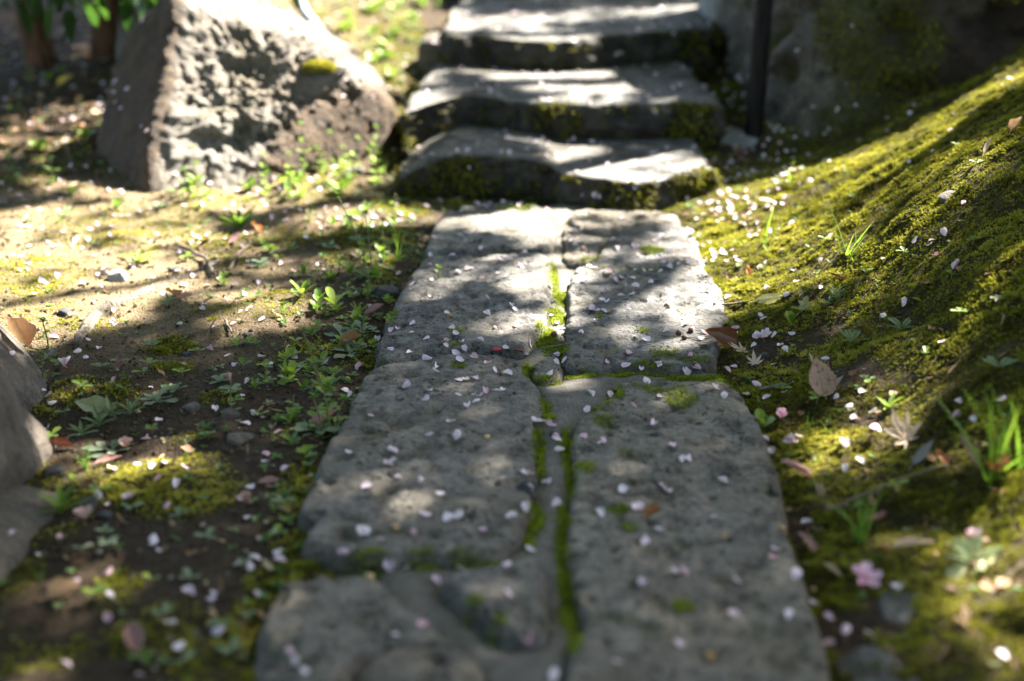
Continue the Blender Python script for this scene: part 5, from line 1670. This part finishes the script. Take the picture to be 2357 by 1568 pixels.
for pts, rad, lab in TWIGS:
    P_ = [tuple(HIT[p][0] + Vector((0, 0, rad * 1.2 + .001))) for p in pts]
    if 'upright' in lab or 'glinting' in lab:
        P_[-1] = tuple(Vector(P_[0]) + Vector((.02, .01, .035)))
        P_ = [P_[0], tuple((Vector(P_[0]) + Vector(P_[-1])) / 2 + Vector((0, 0, .004))), P_[-1]]
    sp_ = spline(P_, 20)
    sp_ = sp_ + np.column_stack([fbm(sp_ * 40, 2, 3) * .003, fbm(sp_ * 40, 2, 4) * .003, np.abs(fbm(sp_ * 30, 2, 5)) * .003])
    o = obj('twig' if 'root' not in lab else 'surface_root', tube_mesh('twig', sp_, np.linspace(rad, rad * .6, 20), 6), MATS['twig' if 'root' not in lab else 'root_bark'])
    tag(o, lab, 'twig')

# ------------------------------------------------------------------ living plants
def leaf_at(key, parent, loc, yaw, up, L, roll=0.0):
    o = bpy.data.objects.new('blade' if key.startswith('grass') else 'leaf', LEAF[key])
    COL.objects.link(o)
    o.parent = parent
    setm(o, loc, Quaternion((0, 0, 1), R(yaw)) @ Quaternion((1, 0, 0), R(up)) @ Quaternion((0, 1, 0), R(roll)), L)
    return o


BUDHEAD = None


def bud_head():
    global BUDHEAD
    if BUDHEAD is None:
        Vs, Fs, o_ = [], [], 0
        gg = np.random.default_rng(3)
        for i in range(14):
            V, F = blade('b', w_lance, .42, n=5, m=3, curl=-.2, fold=.3)
            a, up = gg.uniform(0, 6.28), gg.uniform(.2, 1.3)
            V = V * gg.uniform(.6, 1.0)
            V = np.column_stack([V[:, 0], V[:, 1] * math.cos(up) - V[:, 2] * math.sin(up), V[:, 1] * math.sin(up) + V[:, 2] * math.cos(up)])
            V = np.column_stack([V[:, 0] * math.cos(a) - V[:, 1] * math.sin(a), V[:, 0] * math.sin(a) + V[:, 1] * math.cos(a), V[:, 2]])
            Vs.append(V); Fs.append(F + o_); o_ += len(V)
        BUDHEAD = mesh_np('bud_cluster', np.concatenate(Vs), np.concatenate(Fs))
        BUDHEAD.materials.append(MATS['grass'])
    return BUDHEAD


def stem_plant(loc, h, lx, ly, pairs, leaf, lab, key='round', head=True, group=None):
    r_ = empty('weed', loc)
    cl = spline([(0, 0, -.004), (lx * .25, ly * .25, h * .45), (lx, ly, h)], 12)
    obj('stem', tube_mesh('stem', cl, np.linspace(.0016, .0009, 12), 6), MATS['stem'], r_)
    yaw = g.uniform(0, 180)
    for k in range(pairs):
        f = (k + .35) / (pairs + .3)
        p = cl[int(f * 11)]
        L = leaf * (1.15 - .55 * f)
        for s_ in (0, 180):
            leaf_at(key, r_, tuple(p), yaw + s_ + g.uniform(-15, 15), g.uniform(5, 35), L * g.uniform(.85, 1.15))
        yaw += 90 + g.uniform(-20, 20)
    if head:
        hd = obj('bud_cluster', bud_head(), None, r_)
        setm(hd, tuple(cl[-1]), Quaternion(), .011)
    tag(r_, lab, 'weed', group)
    return r_


def rosette(loc, key, n, L, up, lab, group=None, mx=1.0):
    r_ = empty('weed', loc)
    for k in range(n):
        a = k * 137.5 + g.uniform(-15, 15)
        u = up * (0.6 + 0.8 * k / n) + g.uniform(-8, 8)
        leaf_at(key, r_, (0, 0, .001 + .0008 * k), a, u, L * g.uniform(.75, 1.1), g.uniform(-15, 15))
    tag(r_, lab, 'weed', group)
    return r_


for X, Y, h, lx, ly, pairs, leaf, lab in STEMS:
    stem_plant(HIT[(X, Y)][0], h, lx, ly, pairs, leaf, lab)
for X, Y, key, n, L, up, lab, grp in ROSETTES:
    rosette(HIT[(X, Y)][0], key, n, L, up, lab, grp)
for i, (X, Y) in enumerate(SEEDLINGS):
    loc = HIT[(X, Y)][0]
    r_ = empty('seedling', loc)
    h = g.uniform(.004, .011)
    obj('stem', tube_mesh('stem', [(0, 0, -.003), (0, 0, h * .5), (.001, 0, h)], [.0012, .001, .0009], 5), MATS['stem'], r_)
    y0 = g.uniform(0, 360)
    key = 'pale_round' if (Y > 1150 and X < 700 and g.random() < .6) else 'round'
    nn = g.choice((2, 3, 4))
    for k in range(nn):
        leaf_at(key, r_, (0, 0, h), y0 + k * 360 / nn + g.uniform(-20, 20), g.uniform(5, 30), g.uniform(.011, .018))
    w_ = ('soil near ' + near_what(loc, 'soil')) if X < 1100 else ('moss near ' + near_what(loc, 'moss'))
    tag(r_, 'tiny %s leaved seedling on %s' % (('two', 'three', 'four')[nn - 2], w_), 'seedling', 'seedlings on ' + w_)
for X, Y, n, h, lab in GRASS:
    r_ = empty('grass_tuft', HIT[(X, Y)][0])
    for k in range(n):
        low = 25 if 'flat' in lab else 52
        leaf_at(g.choice(('grass', 'grass2')), r_, (g.uniform(-1, 1) * h * .08, g.uniform(-1, 1) * h * .08, -.002), g.uniform(0, 360), g.uniform(low, low + 34), h * g.uniform(.6, 1.15), g.uniform(-30, 30))
    tag(r_, lab, 'grass')


def fern_frond():
    Vs, Fs, o_ = [], [], 0
    for k in range(11):
        t = .15 + .8 * k / 10
        for s_ in (-1, 1):
            L = .20 * math.sin(math.pi * (0.15 + .80 * (1 - t))) + .03
            V, F = blade('p', w_obov, .34, n=5, m=3, curl=-.1, fold=.15)
            V = V * L
            a = s_ * R(68)
            V = np.column_stack([V[:, 0] * math.cos(a) + V[:, 1] * math.sin(a), -V[:, 0] * math.sin(a) + V[:, 1] * math.cos(a), V[:, 2]])
            V += [0, t, -.25 * t * t]
            Vs.append(V); Fs.append(F + o_); o_ += len(V)
    V, Fq, _ = tube_arrays(spline([(0, 0, 0), (0, .5, -.06), (0, 1, -.25)], 8), np.linspace(.012, .004, 8), 5, cap=False)
    Vs.append(V); Fs.append(np.array(Fq) + o_)
    me = mesh_np('frond', np.concatenate(Vs), np.concatenate(Fs))
    me.materials.append(MATS['weed_silver'])
    return me


FROND = fern_frond()
for X, Y, L, lab in FERNS:
    r_ = empty('fern', HIT[(X, Y)][0])
    for k, a in enumerate((60, -40, 20, 110, -100)):
        o = obj('frond', FROND, None, r_)
        setm(o, (0, 0, .002), Quaternion((0, 0, 1), R(a + g.uniform(-15, 15))) @ Quaternion((1, 0, 0), R(38 + g.uniform(-10, 14))), L * g.uniform(.8, 1.1))
    tag(r_, lab, 'fern')
for i, (loc, n, ob) in enumerate(FARWEEDS):
    where_ = 'on sunlit ground between boulder and steps' if loc.x > -.62 and loc.y > 3.75 else ('at the sunlit foot of the pitted boulder' if loc.x > -1.0 else 'behind the brown side of the boulder')
    if g.random() < .5:
        stem_plant(loc, g.uniform(.04, .10), g.uniform(-.02, .02), 0, 3, g.uniform(.02, .03), 'stalked leafy weed ' + where_, group='stalked weeds ' + where_)
    else:
        r_ = rosette(loc, 'round', 8, g.uniform(.025, .04), 45, 'broad leaved rosette weed ' + where_, 'rosette weeds ' + where_)

for i, (loc, n, ob) in enumerate(VERGE):
    c_ = g.random()
    if c_ < .45:
        kind_, fn_ = 'round leaved bright green weed', lambda l_, g_: rosette(loc, 'round', g.randint(6, 9), g.uniform(.012, .021), g.uniform(30, 55), l_, g_)
    elif c_ < .65:
        kind_, fn_ = 'flat pale leaved weed', lambda l_, g_: rosette(loc, 'pale_round', g.randint(5, 8), g.uniform(.014, .024), g.uniform(10, 25), l_, g_)
    elif c_ < .8:
        kind_, fn_ = 'narrow leaved upright weed', lambda l_, g_: rosette(loc, 'lance', g.randint(6, 9), g.uniform(.02, .034), g.uniform(35, 60), l_, g_)
    else:
        kind_, fn_ = 'small stalked weed with paired leaves', lambda l_, g_: stem_plant(loc, g.uniform(.02, .055), g.uniform(-.012, .012), g.uniform(-.01, .01), 3, g.uniform(.012, .017), l_, head=False, group=g_)
    lab_ = kind_ + ' in the verge near ' + near_what(loc, 'soil')
    fn_(lab_, lab_.replace('weed', 'weeds', 1))

# leaf litter: small broken brown leaves nobody could count
leafmat('litter_leaf', [(0.0, (0.06, 0.032, 0.016)), (0.35, (0.14, 0.075, 0.038)), (0.7, (0.24, 0.14, 0.075)), (0.9, (0.36, 0.25, 0.15)), (1.0, (0.45, 0.35, 0.24))], 0.15, 0.7, 0.2, attr='tint')
Vs, Fs, T, o_ = [], [], [], 0
ll = [blade('d', w_lance, .34, n=6, m=3, curl=.25, fold=.2, wave=.04, seed=1), blade('d', w_ovate, .6, n=6, m=3, curl=.3, fold=.15, wave=.06, seed=2), blade('d', w_lance, .16, n=6, m=3, curl=.1, fold=.3, wave=.02, seed=3)]
for loc, n, ob in LITTER:
    V, F = ll[g.randrange(3)]
    L = g.uniform(.008, .024) * (1.7 if loc.y > 3.4 else 1.0)
    M = np.array(frame(softn(n, .7), g.uniform(0, 360), g.uniform(-10, 22), g.uniform(-35, 35)).to_matrix())
    W = (V * L) @ M.T + np.array(loc[:]) + [0, 0, .003]
    Vs.append(W); Fs.append(F + o_); o_ += len(W); T.append(np.full(len(W), g.random()))
lt = obj('leaf_litter', mesh_np('leaf_litter', np.concatenate(Vs), np.concatenate(Fs), attrs={'tint': np.concatenate(T)}), MATS['litter_leaf'])
tag(lt, 'brown broken leaf litter scattered over the soil and moss', 'leaf litter', kind='stuff')

# ground cover of tiny leaves: nobody could count it
Vs, Fs, T, o_ = [], [], [], 0
lv = [blade('c', w_obov, .65, n=4, m=3, curl=-.1, fold=.15), blade('c', w_lance, .3, n=4, m=3, curl=-.1, fold=.15)]
for loc, n, ob in COVER:
    t_ = g.random()
    kind_ = 0 if g.random() < .75 else 1
    nl = g.choice((3, 4, 5, 6))
    y0 = g.uniform(0, 6.28)
    L = g.uniform(.004, .010) + .006 * math.exp(-abs(loc.x + .28) / .08) * g.random()
    for k in range(nl):
        V, F = lv[kind_]
        up = g.uniform(.05, .9)
        a = y0 + k * 6.28 / nl + g.uniform(-.3, .3)
        V = V * (L * g.uniform(.7, 1.2))
        V = np.column_stack([V[:, 0], V[:, 1] * math.cos(up) - V[:, 2] * math.sin(up), V[:, 1] * math.sin(up) + V[:, 2] * math.cos(up)])
        V = np.column_stack([V[:, 0] * math.cos(a) - V[:, 1] * math.sin(a), V[:, 0] * math.sin(a) + V[:, 1] * math.cos(a), V[:, 2]]) + np.array(loc[:]) + [0, 0, .002]
        Vs.append(V); Fs.append(F + o_); o_ += len(V)
        T.append(np.full(len(V), t_))
leafmat('cover_leaf', [(0.0, (0.07, 0.15, 0.03)), (0.5, (0.11, 0.19, 0.05)), (0.8, (0.18, 0.24, 0.11)), (1.0, (0.22, 0.20, 0.10))], 0.35, 0.6, 0.2, attr='tint')
gc = obj('ground_cover', mesh_np('ground_cover', np.concatenate(Vs), np.concatenate(Fs), attrs={'tint': np.concatenate(T)}), MATS['cover_leaf'])
tag(gc, 'tiny green leaves of low weeds sprinkled over soil and moss', 'ground cover', kind='stuff')

# ------------------------------------------------------------------ moss
def tufts(P, N, size, tint, nleaf=5, seed=0, spread=(0.2, 1.15)):
    gg = np.random.default_rng(seed)
    n = len(P)
    P = np.repeat(P, nleaf, 0); N = np.repeat(N, nleaf, 0); size = np.repeat(size, nleaf); tint = np.repeat(tint, nleaf)
    m = n * nleaf
    up = np.array([0, 0, 1.0])
    A = np.cross(N, np.array([1.0, 0.2, 0.1])); A /= np.linalg.norm(A, axis=1)[:, None]
    B = np.cross(N, A)
    phi = gg.uniform(0, 2 * np.pi, m)
    th = gg.uniform(spread[0], spread[1], m)
    T = np.cos(phi)[:, None] * A + np.sin(phi)[:, None] * B
    D = N * np.cos(th)[:, None] + T * np.sin(th)[:, None]
    W = np.cross(D, N + 0.3 * T); W /= np.linalg.norm(W, axis=1)[:, None] + 1e-9
    L = size * gg.uniform(.6, 1.25, m)
    w = L * gg.uniform(.16, .30, m)
    base = P + T * (size * .12)[:, None]
    midp = base + D * (L * .5)[:, None]
    tip = base + D * L[:, None] + T * (L * .25)[:, None] - N * (L * .05)[:, None]
    V = np.stack([base, midp + W * w[:, None], tip, midp - W * w[:, None]], 1).reshape(-1, 3)
    F = np.arange(m * 4).reshape(-1, 4)
    tt = np.clip(tint + gg.normal(0, .10, m), 0, 1)
    T4 = np.stack([tt * .55, tt, np.minimum(1, tt * 1.2 + .05), tt], 1).ravel()
    return V, F, T4


def ground_normal(x, y):
    e = .004
    dx = (ground_base(x + e, y) - ground_base(x - e, y)) / (2 * e)
    dy = (ground_base(x, y + e) - ground_base(x, y - e)) / (2 * e)
    N = np.column_stack([-dx, -dy, np.ones_like(x)])
    return N / np.linalg.norm(N, axis=1)[:, None]


gr = np.random.default_rng(21)
N0 = 520000
x = gr.uniform(-1.25, 1.25, N0)
y = gr.uniform(1.05, 4.9, N0)
X_, Y_, zc_ = to_px(x, y, np.clip(ground_base(x, y), -.05, .5))
keep = (X_ > -80) & (X_ < 2440) & (Y_ < 1640)
keep &= gr.random(N0) < np.where(x > .2, 1.0, 1.0) * np.where(zc_ > 3.1, .45, 1.0)
x, y = x[keep], y[keep]
mk = moss_mask(x, y)
dBed = np.full(len(x), -1.0)
ib = (x > -.32) & (x < .56) & (y < 3.25)
dBed[ib] = sdf(np.column_stack([x, y])[ib], BED)
keep = (mk - .35 * smooth(.15, .5, fbm2(x, y, 22, 3, 74)) > gr.uniform(.12, .95, len(x))) & (dBed < 0.004)
x, y, mk = x[keep], y[keep], mk[keep]
z = ground_z(x, y)
N = ground_normal(x, y)
N = N + gr.normal(0, .18, N.shape); N /= np.linalg.norm(N, axis=1)[:, None]
patch = fbm2(x, y, 9, 4, 71)
tint = np.clip(.46 + .72 * patch + .40 * fbm2(x, y, 40, 3, 72) + .35 * (np.maximum(0, 0.45 - np.abs(fbm2(x, y, 18, 3, 66)) * 2) - .2), 0, 1)
size = (.0046 + .0026 * smooth(-.2, .4, fbm2(x, y, 16, 3, 73))) * np.where(x > .2, 1.0, .85)
tint = np.clip(tint + .22 * (x < 0), 0, 1)
V, F, T = tufts(np.column_stack([x, y, z - .001]), N, size, tint, 5, 5)
mo = obj('moss', mesh_np('moss', V, F, smooth_shade=False, attrs={'tint': T}), MATS['moss'])
tag(mo, 'olive and yellow green moss carpet on the bank and soil', 'moss', kind='stuff')

# brighter moss in the joints and hollows of the paving
Ps, Ns = [], []
for o in STATIC[:1 + len(STONES)]:
    me = o.data
    n_ = len(me.vertices)
    co = np.empty(n_ * 3, np.float32); me.vertices.foreach_get('co', co); co = co.reshape(-1, 3)
    mv = np.empty(n_, np.float32); me.attributes['moss'].data.foreach_get('value', mv)
    sm = spot_mask(co[:, 0].astype(float), co[:, 1].astype(float))
    thr = np.maximum(sm, mv * (.9 if o is bed else .35))
    rep = 4 if o is bed else 2
    for _ in range(rep):
        k = thr > gr.uniform(.42, 1.0, n_)
        Ps.append(co[k] + gr.uniform(-.003, .003, (k.sum(), 3)) * [1, 1, .15])
P_ = np.concatenate(Ps)
N = np.tile([0, 0, 1.0], (len(P_), 1)) + gr.normal(0, .2, (len(P_), 3)); N /= np.linalg.norm(N, axis=1)[:, None]
tint = np.clip(.5 + .5 * fbm2(P_[:, 0].astype(float), P_[:, 1].astype(float), 14, 3, 81) + .2 * spot_mask(P_[:, 0].astype(float), P_[:, 1].astype(float)), 0, 1)
V, F, T = tufts(P_.astype(float), N, np.full(len(P_), .0036), tint, 5, 9)
jm = obj('joint_moss', mesh_np('joint_moss', V, F, smooth_shade=False, attrs={'tint': T}), MATS['joint_moss'])
tag(jm, 'bright green moss in the joints between the path slabs', 'moss', kind='stuff')

# moss on the rocks and step fronts
Ps, Ns = [], []
for o in (b2, b8, step1, step2, step3, b1):
    me = o.data
    n_ = len(me.vertices)
    co = np.empty(n_ * 3, np.float32); me.vertices.foreach_get('co', co); co = co.reshape(-1, 3)
    no = np.empty(n_ * 3, np.float32); me.vertices.foreach_get('normal', no); no = no.reshape(-1, 3)
    mv = np.empty(n_, np.float32); me.attributes['moss'].data.foreach_get('value', mv)
    for _ in range(3 if o is b2 else 1):
        k = (mv > gr.uniform(.5, 1.1, n_)) & (no[:, 1] < .5)
        Ps.append(co[k] + np.array(o.location[:]) + gr.uniform(-.006, .006, (k.sum(), 3))); Ns.append(no[k])
P_ = np.concatenate(Ps); N = np.concatenate(Ns) + [0, 0, .5]; N /= np.linalg.norm(N, axis=1)[:, None]
V, F, T = tufts(P_.astype(float), N.astype(float), np.full(len(P_), .010), np.clip(.25 + .3 * fbm(P_ * 9, 3, 5), 0, 1), 5, 19)
rmoss = obj('rock_moss', mesh_np('rock_moss', V, F, smooth_shade=False, attrs={'tint': T}), MATS['moss'])
tag(rmoss, 'dark green moss growing on boulder faces and step fronts', 'moss', kind='stuff')
# the single cushion on the sunlit boulder
cp, cn, _ = HIT[(735, 155)]
d_ = gr.normal(0, 1, (900, 3)); d_ /= np.linalg.norm(d_, axis=1)[:, None]; d_[:, 2] = np.abs(d_[:, 2])
V, F, T = tufts(d_ * [.036, .024, .018] + np.array(cp[:]) + [0, 0, -.004], d_, np.full(900, .007), np.full(900, .75), 5, 29)
V = V - np.array(cp[:])
mc_ = obj('moss_cushion', mesh_np('moss_cushion', V, F, smooth_shade=False, attrs={'tint': T}), MATS['moss'])
mc_.location = cp
tag(mc_, 'yellow green moss cushion on the sunlit boulder', 'moss cushion')
# soil crumbs
n_ = 26000
x = gr.uniform(-1.3, .75, n_); y = gr.uniform(1.1, 3.6, n_)
X_, Y_, zc_ = to_px(x, y, 0)
mk = moss_mask(x, y)
k = (X_ > -60) & (X_ < 2420) & (mk < gr.uniform(.1, .7, n_)) & ((x < .05) | (x > .36))
x, y = x[k], y[k]
ib = (x > -.32) & (x < .56) & (y < 3.25)
dB = np.full(len(x), -1.0); dB[ib] = sdf(np.column_stack([x, y])[ib], BED)
x, y = x[dB < 0], y[dB < 0]
z = ground_z(x, y)
oct_ = np.array([(1, 0, 0), (-1, 0, 0), (0, 1, 0), (0, -1, 0), (0, 0, .8), (0, 0, -.8)])
of = np.array([(0, 2, 4), (2, 1, 4), (1, 3, 4), (3, 0, 4), (2, 0, 5), (1, 2, 5), (3, 1, 5), (0, 3, 5)])
m = len(x)
s_ = .0008 + .0042 * gr.random(m) ** 4
V = oct_[None] * s_[:, None, None] * gr.uniform(.6, 1.3, (m, 6, 3))
a = gr.uniform(0, 6.28, m)
ca, sa = np.cos(a)[:, None], np.sin(a)[:, None]
V = np.stack([V[..., 0] * ca - V[..., 1] * sa, V[..., 0] * sa + V[..., 1] * ca, V[..., 2]], -1) + np.stack([x, y, z + s_ * .4], 1)[:, None, :]
F = (of[None] + (np.arange(m) * 6)[:, None, None]).reshape(-1, 3)
cr = obj('soil_crumbs', mesh_np('soil_crumbs', V.reshape(-1, 3), None, F, smooth_shade=False, attrs={'tint': np.repeat(gr.random(m), 6)}), MATS['crumb'])
tag(cr, 'crumbs of dark soil and grit on the bare earth', 'soil', kind='stuff')

# ------------------------------------------------------------------ shrub behind the boulder
def is_open(P, thr=.35):
    a, b = ab(P)
    i = np.clip(((a - A0) / ABRES).astype(int), 0, NA - 1); j = np.clip(((b - B0) / ABRES).astype(int), 0, NB - 1)
    return opend[j, i]


opend = openm.copy()
for _ in range(2):
    o2 = opend.copy()
    o2[1:] = np.maximum(o2[1:], opend[:-1]); o2[:-1] = np.maximum(o2[:-1], opend[1:])
    o3_ = o2.copy()
    o3_[:, 1:] = np.maximum(o3_[:, 1:], o2[:, :-1]); o3_[:, :-1] = np.maximum(o3_[:, :-1], o2[:, 1:])
    opend = o3_

t1, t2 = Vector(at(105, 150, zc=4.45)), Vector(at(240, 140, zc=4.5))
shrub = empty('shrub', (t1 + t2) / 2)
so = np.array(((t1 + t2) / 2)[:])
for k, (tb, lean, r0) in enumerate(((t1, (-.10, .0, .55), .052), (t2, (.14, .05, .6), .062), (t1 + Vector((-.25, .1, .02)), (-.2, .1, .5), .035))):
    base_ = np.array(tb[:]) - so
    cl = spline([base_ + [0, 0, -.06], base_ + np.array(lean) * .3, base_ + np.array(lean) * .7 + [.02, 0, 0], base_ + np.array(lean) * 1.2], 14)
    obj('trunk', tube_mesh('trunk', cl, np.linspace(r0, r0 * .5, 14) * (1 + .12 * fbm(cl * 14, 3, 4 + k)), 12), MATS['bark_red'], shrub)
gs = random.Random(5)
fringe = [(30, 18), (60, -5), (75, 25), (100, 10), (120, 30), (150, 5), (160, 40), (185, 60), (200, 20), (215, -5), (245, 10), (290, 20), (310, 8), (330, 30), (350, 15), (365, 40), (385, 25), (395, -5), (400, 10), (130, -15), (270, -15), (10, 0), (45, 45), (300, -10), (340, -10)]
for X, Y in fringe:
    p = np.array(at(X, Y - 20, zc=3.95 + gs.uniform(-.12, .2))) - so
    leaf_at('shrub', shrub, tuple(p), gs.uniform(0, 360), gs.uniform(-85, -45), gs.uniform(.07, .105))
V0, F0 = blade('c', w_ovate, .42, n=4, m=3, curl=-.1, fold=.12)
Vs, Fs, T, o_ = [], [], [], 0
cc = np.array(at(200, -150, zc=4.3))
while len(Vs) < 1500:
    d = np.array([gs.gauss(0, 1) for _ in range(3)]); d /= np.linalg.norm(d)
    rr = gs.random() ** .4
    p = cc + d * rr * np.array([.75, .55, .42])
    ppx, ppy, pz = to_px(*p)
    if ppy > -12 or p[2] < .3:
        continue
    if is_open(p[None])[0] > gs.random() * .9 + .05:
        continue
    q_ = Quaternion((0, 0, 1), gs.uniform(0, 6.28)) @ Quaternion((1, 0, 0), R(gs.uniform(-70, 20)))
    W = (V0 * gs.uniform(.06, .10)) @ np.array(q_.to_matrix()).T + p - so
    Vs.append(W); Fs.append(F0 + o_); o_ += len(W); T.append(np.full(len(W), gs.random()))
obj('crown', mesh_np('crown', np.concatenate(Vs), np.concatenate(Fs), attrs={'tint': np.concatenate(T)}), MATS['crown_leaf'], shrub)
tag(shrub, 'evergreen shrub with reddish stems and hanging leaves behind the boulder', 'shrub')

# ------------------------------------------------------------------ the tree that shades the path (its crown is above the picture)
view = []
for X in range(-150, 2520, 50):
    for Y in range(-60, 1640, 50):
        view.append(at(X, Y, z=0.1 if Y > 200 else .2))
va, vb = ab(np.array(view))
a_lo, a_hi, b_lo, b_hi = va.min() - .5, va.max() + .5, vb.min() - .5, min(vb.max() + .5, 6)
sp = .036
V0, F0 = blade('c', w_ovate, .55, n=4, m=3, curl=-.1, fold=.2)
tr = np.random.default_rng(77)
Ps, Qs = [], []
for layer in range(6):
    aa, bb = np.meshgrid(np.arange(a_lo, a_hi, sp), np.arange(b_lo, b_hi, sp))
    aa = aa.ravel() + tr.uniform(-sp, sp, aa.size); bb = bb.ravel() + tr.uniform(-sp, sp, bb.size)
    i = np.clip(((aa - A0) / ABRES).astype(int), 0, NA - 1); j = np.clip(((bb - B0) / ABRES).astype(int), 0, NB - 1)
    op = opend[j, i]
    keepp = np.where(op > .97, 0.0, np.clip(-np.log(np.maximum(op, 1e-3)) / 5.6, 0, 1))
    k = tr.random(aa.size) < keepp
    aa, bb = aa[k], bb[k]
    h = 3.0 + .30 * layer + .35 * fbm2(aa, bb, .9, 3, 5) + tr.uniform(-.25, .25, aa.size)
    s_ = (h - bb * E2[2]) / SV[2]
    Ps.append(aa[:, None] * E1 + bb[:, None] * E2 + s_[:, None] * SV)
P_ = np.concatenate(Ps)
m = len(P_)
# leaves turned roughly across the light
D = tr.normal(0, 1, (m, 3)); Nn = SV[None] + tr.normal(0, .45, (m, 3)); Nn /= np.linalg.norm(Nn, axis=1)[:, None]
Yv = D - (D * Nn).sum(1)[:, None] * Nn; Yv /= np.linalg.norm(Yv, axis=1)[:, None]
Xv = np.cross(Yv, Nn)
L = tr.uniform(.052, .074, m)
W = (V0[None, :, 0:1] * Xv[:, None] + (V0[None, :, 1:2] - .5) * Yv[:, None] + V0[None, :, 2:3] * Nn[:, None]) * L[:, None, None] + P_[:, None]
F = (F0[None] + (np.arange(m) * len(V0))[:, None, None]).reshape(-1, 4)
tb = np.array([3.6, 6.3, .55])
tree = empty('cherry_tree', tuple(tb))
obj('crown', mesh_np('crown', W.reshape(-1, 3) - tb, F, attrs={'tint': np.repeat(tr.random(m), len(V0))}), MATS['crown_leaf'], tree)
top = P_.mean(0) - tb
cl = spline([(0, 0, -.3), (-.1, 0, 1.0), (-.35, -.2, 2.0), (-.8, -.5, 2.7)], 20)
obj('trunk', tube_mesh('trunk', cl, np.linspace(.19, .11, 20) * (1 + .08 * fbm(cl * 6, 3, 4)), 16), MATS['bark_grey'], tree)
for k in range(9):
    e = P_[tr.integers(0, m)] - tb
    c0 = cl[-1 - (k % 4)]
    bl = spline([c0, c0 * .55 + e * .45 + [0, 0, .35], e + [0, 0, .12]], 14)
    obj('limb', tube_mesh('limb', bl, np.linspace(.055, .010, 14), 8), MATS['bark_grey'], tree)
tag(tree, 'leafy cherry tree whose crown shades the path', 'tree')

# ------------------------------------------------------------------ added light blockers: a second tree and a leaf screen, unseen, cutting the sky light
def leaf_mass(n, sampler, size, seed):
    tr_ = np.random.default_rng(seed)
    P = sampler(tr_, n)
    P = P[is_open(P) < .05]
    m = len(P)
    D = tr_.normal(0, 1, (m, 3)); Nn = np.array([0, 0, 1.0]) + tr_.normal(0, .7, (m, 3)); Nn /= np.linalg.norm(Nn, axis=1)[:, None]
    Yv = D - (D * Nn).sum(1)[:, None] * Nn; Yv /= np.linalg.norm(Yv, axis=1)[:, None]
    Xv = np.cross(Yv, Nn)
    L = tr_.uniform(size * .8, size * 1.2, m)
    W = (V0[None, :, 0:1] * Xv[:, None] + (V0[None, :, 1:2] - .5) * Yv[:, None] + V0[None, :, 2:3] * Nn[:, None]) * L[:, None, None] + P[:, None]
    F = (F0[None] + (np.arange(m) * len(V0))[:, None, None]).reshape(-1, 4)
    return W.reshape(-1, 3), F, np.repeat(tr_.random(m), len(V0))


def s_crown(t_, n):
    d = t_.normal(0, 1, (n, 3)); d /= np.linalg.norm(d, axis=1)[:, None]
    return np.array([-1.6, .6, 3.7]) + d * (t_.random(n) ** .35)[:, None] * np.array([4.2, 4.6, 1.5])


def s_screen(t_, n):
    p = t_.random((n, 3)) * [10, .8, 4.2] + [-5, -2.6, 0]
    edge = t_.integers(0, 3, n)
    p[:, 1] = np.where(edge == 0, -1.8 + t_.normal(0, .03, n), p[:, 1])
    p[:, 2] = np.where(edge == 1, 4.2 + t_.normal(0, .03, n), p[:, 2])
    return p


V_, F_, T_ = leaf_mass(24000, s_crown, .14, 301)
tb2 = np.array([-4.2, 1.2, 0.0])
tree2 = empty('sky_block_tree', tuple(tb2))
obj('crown', mesh_np('crown', V_ - tb2, F_, attrs={'tint': T_}), MATS['crown_leaf'], tree2)
cl = spline([(0, 0, -.3), (.05, .1, 1.2), (.4, .1, 2.4), (1.2, .3, 3.3)], 20)
obj('trunk', tube_mesh('trunk', cl, np.linspace(.16, .07, 20), 14), MATS['bark_grey'], tree2)
for k, e in enumerate(((2.5, 2.5, 3.7), (3.0, -1.5, 3.6), (.5, 3.0, 3.8), (.3, -2.2, 3.7), (4.2, .8, 3.9))):
    c0 = cl[-2 - k]
    obj('limb', tube_mesh('limb', spline([c0, (c0 + np.array(e)) / 2 + [0, 0, .2], e], 12), np.linspace(.05, .012, 12), 8), MATS['bark_grey'], tree2)
tag(tree2, 'unseen spreading tree added to block sky light over the soil side of the path', 'tree')
V_, F_, T_ = leaf_mass(16000, s_screen, .12, 302)
hb = np.array([0, -2.2, 0.0])
sky_screen = empty('sky_screen', tuple(hb))
obj('foliage', mesh_np('foliage', V_ - hb, F_, attrs={'tint': T_}), MATS['crown_leaf'], sky_screen)
for k in range(8):
    bx_ = -3.9 + k * 1.1
    obj('trunk', tube_mesh('trunk', [(bx_, 0, -.1), (bx_ + .03, .02, .7), (bx_ - .02, 0, 1.6)], [.035, .028, .012], 8), MATS['bark_grey'], sky_screen)
tag(sky_screen, 'unseen tall leaf screen added to cut low sky light, opposite the stone steps', 'sky_screen')
print('PETALS', len(petal_hits), len(far_hits), 'CROWN', m, 'MOSS', len(mo.data.polygons), len(jm.data.polygons), len(rmoss.data.polygons))
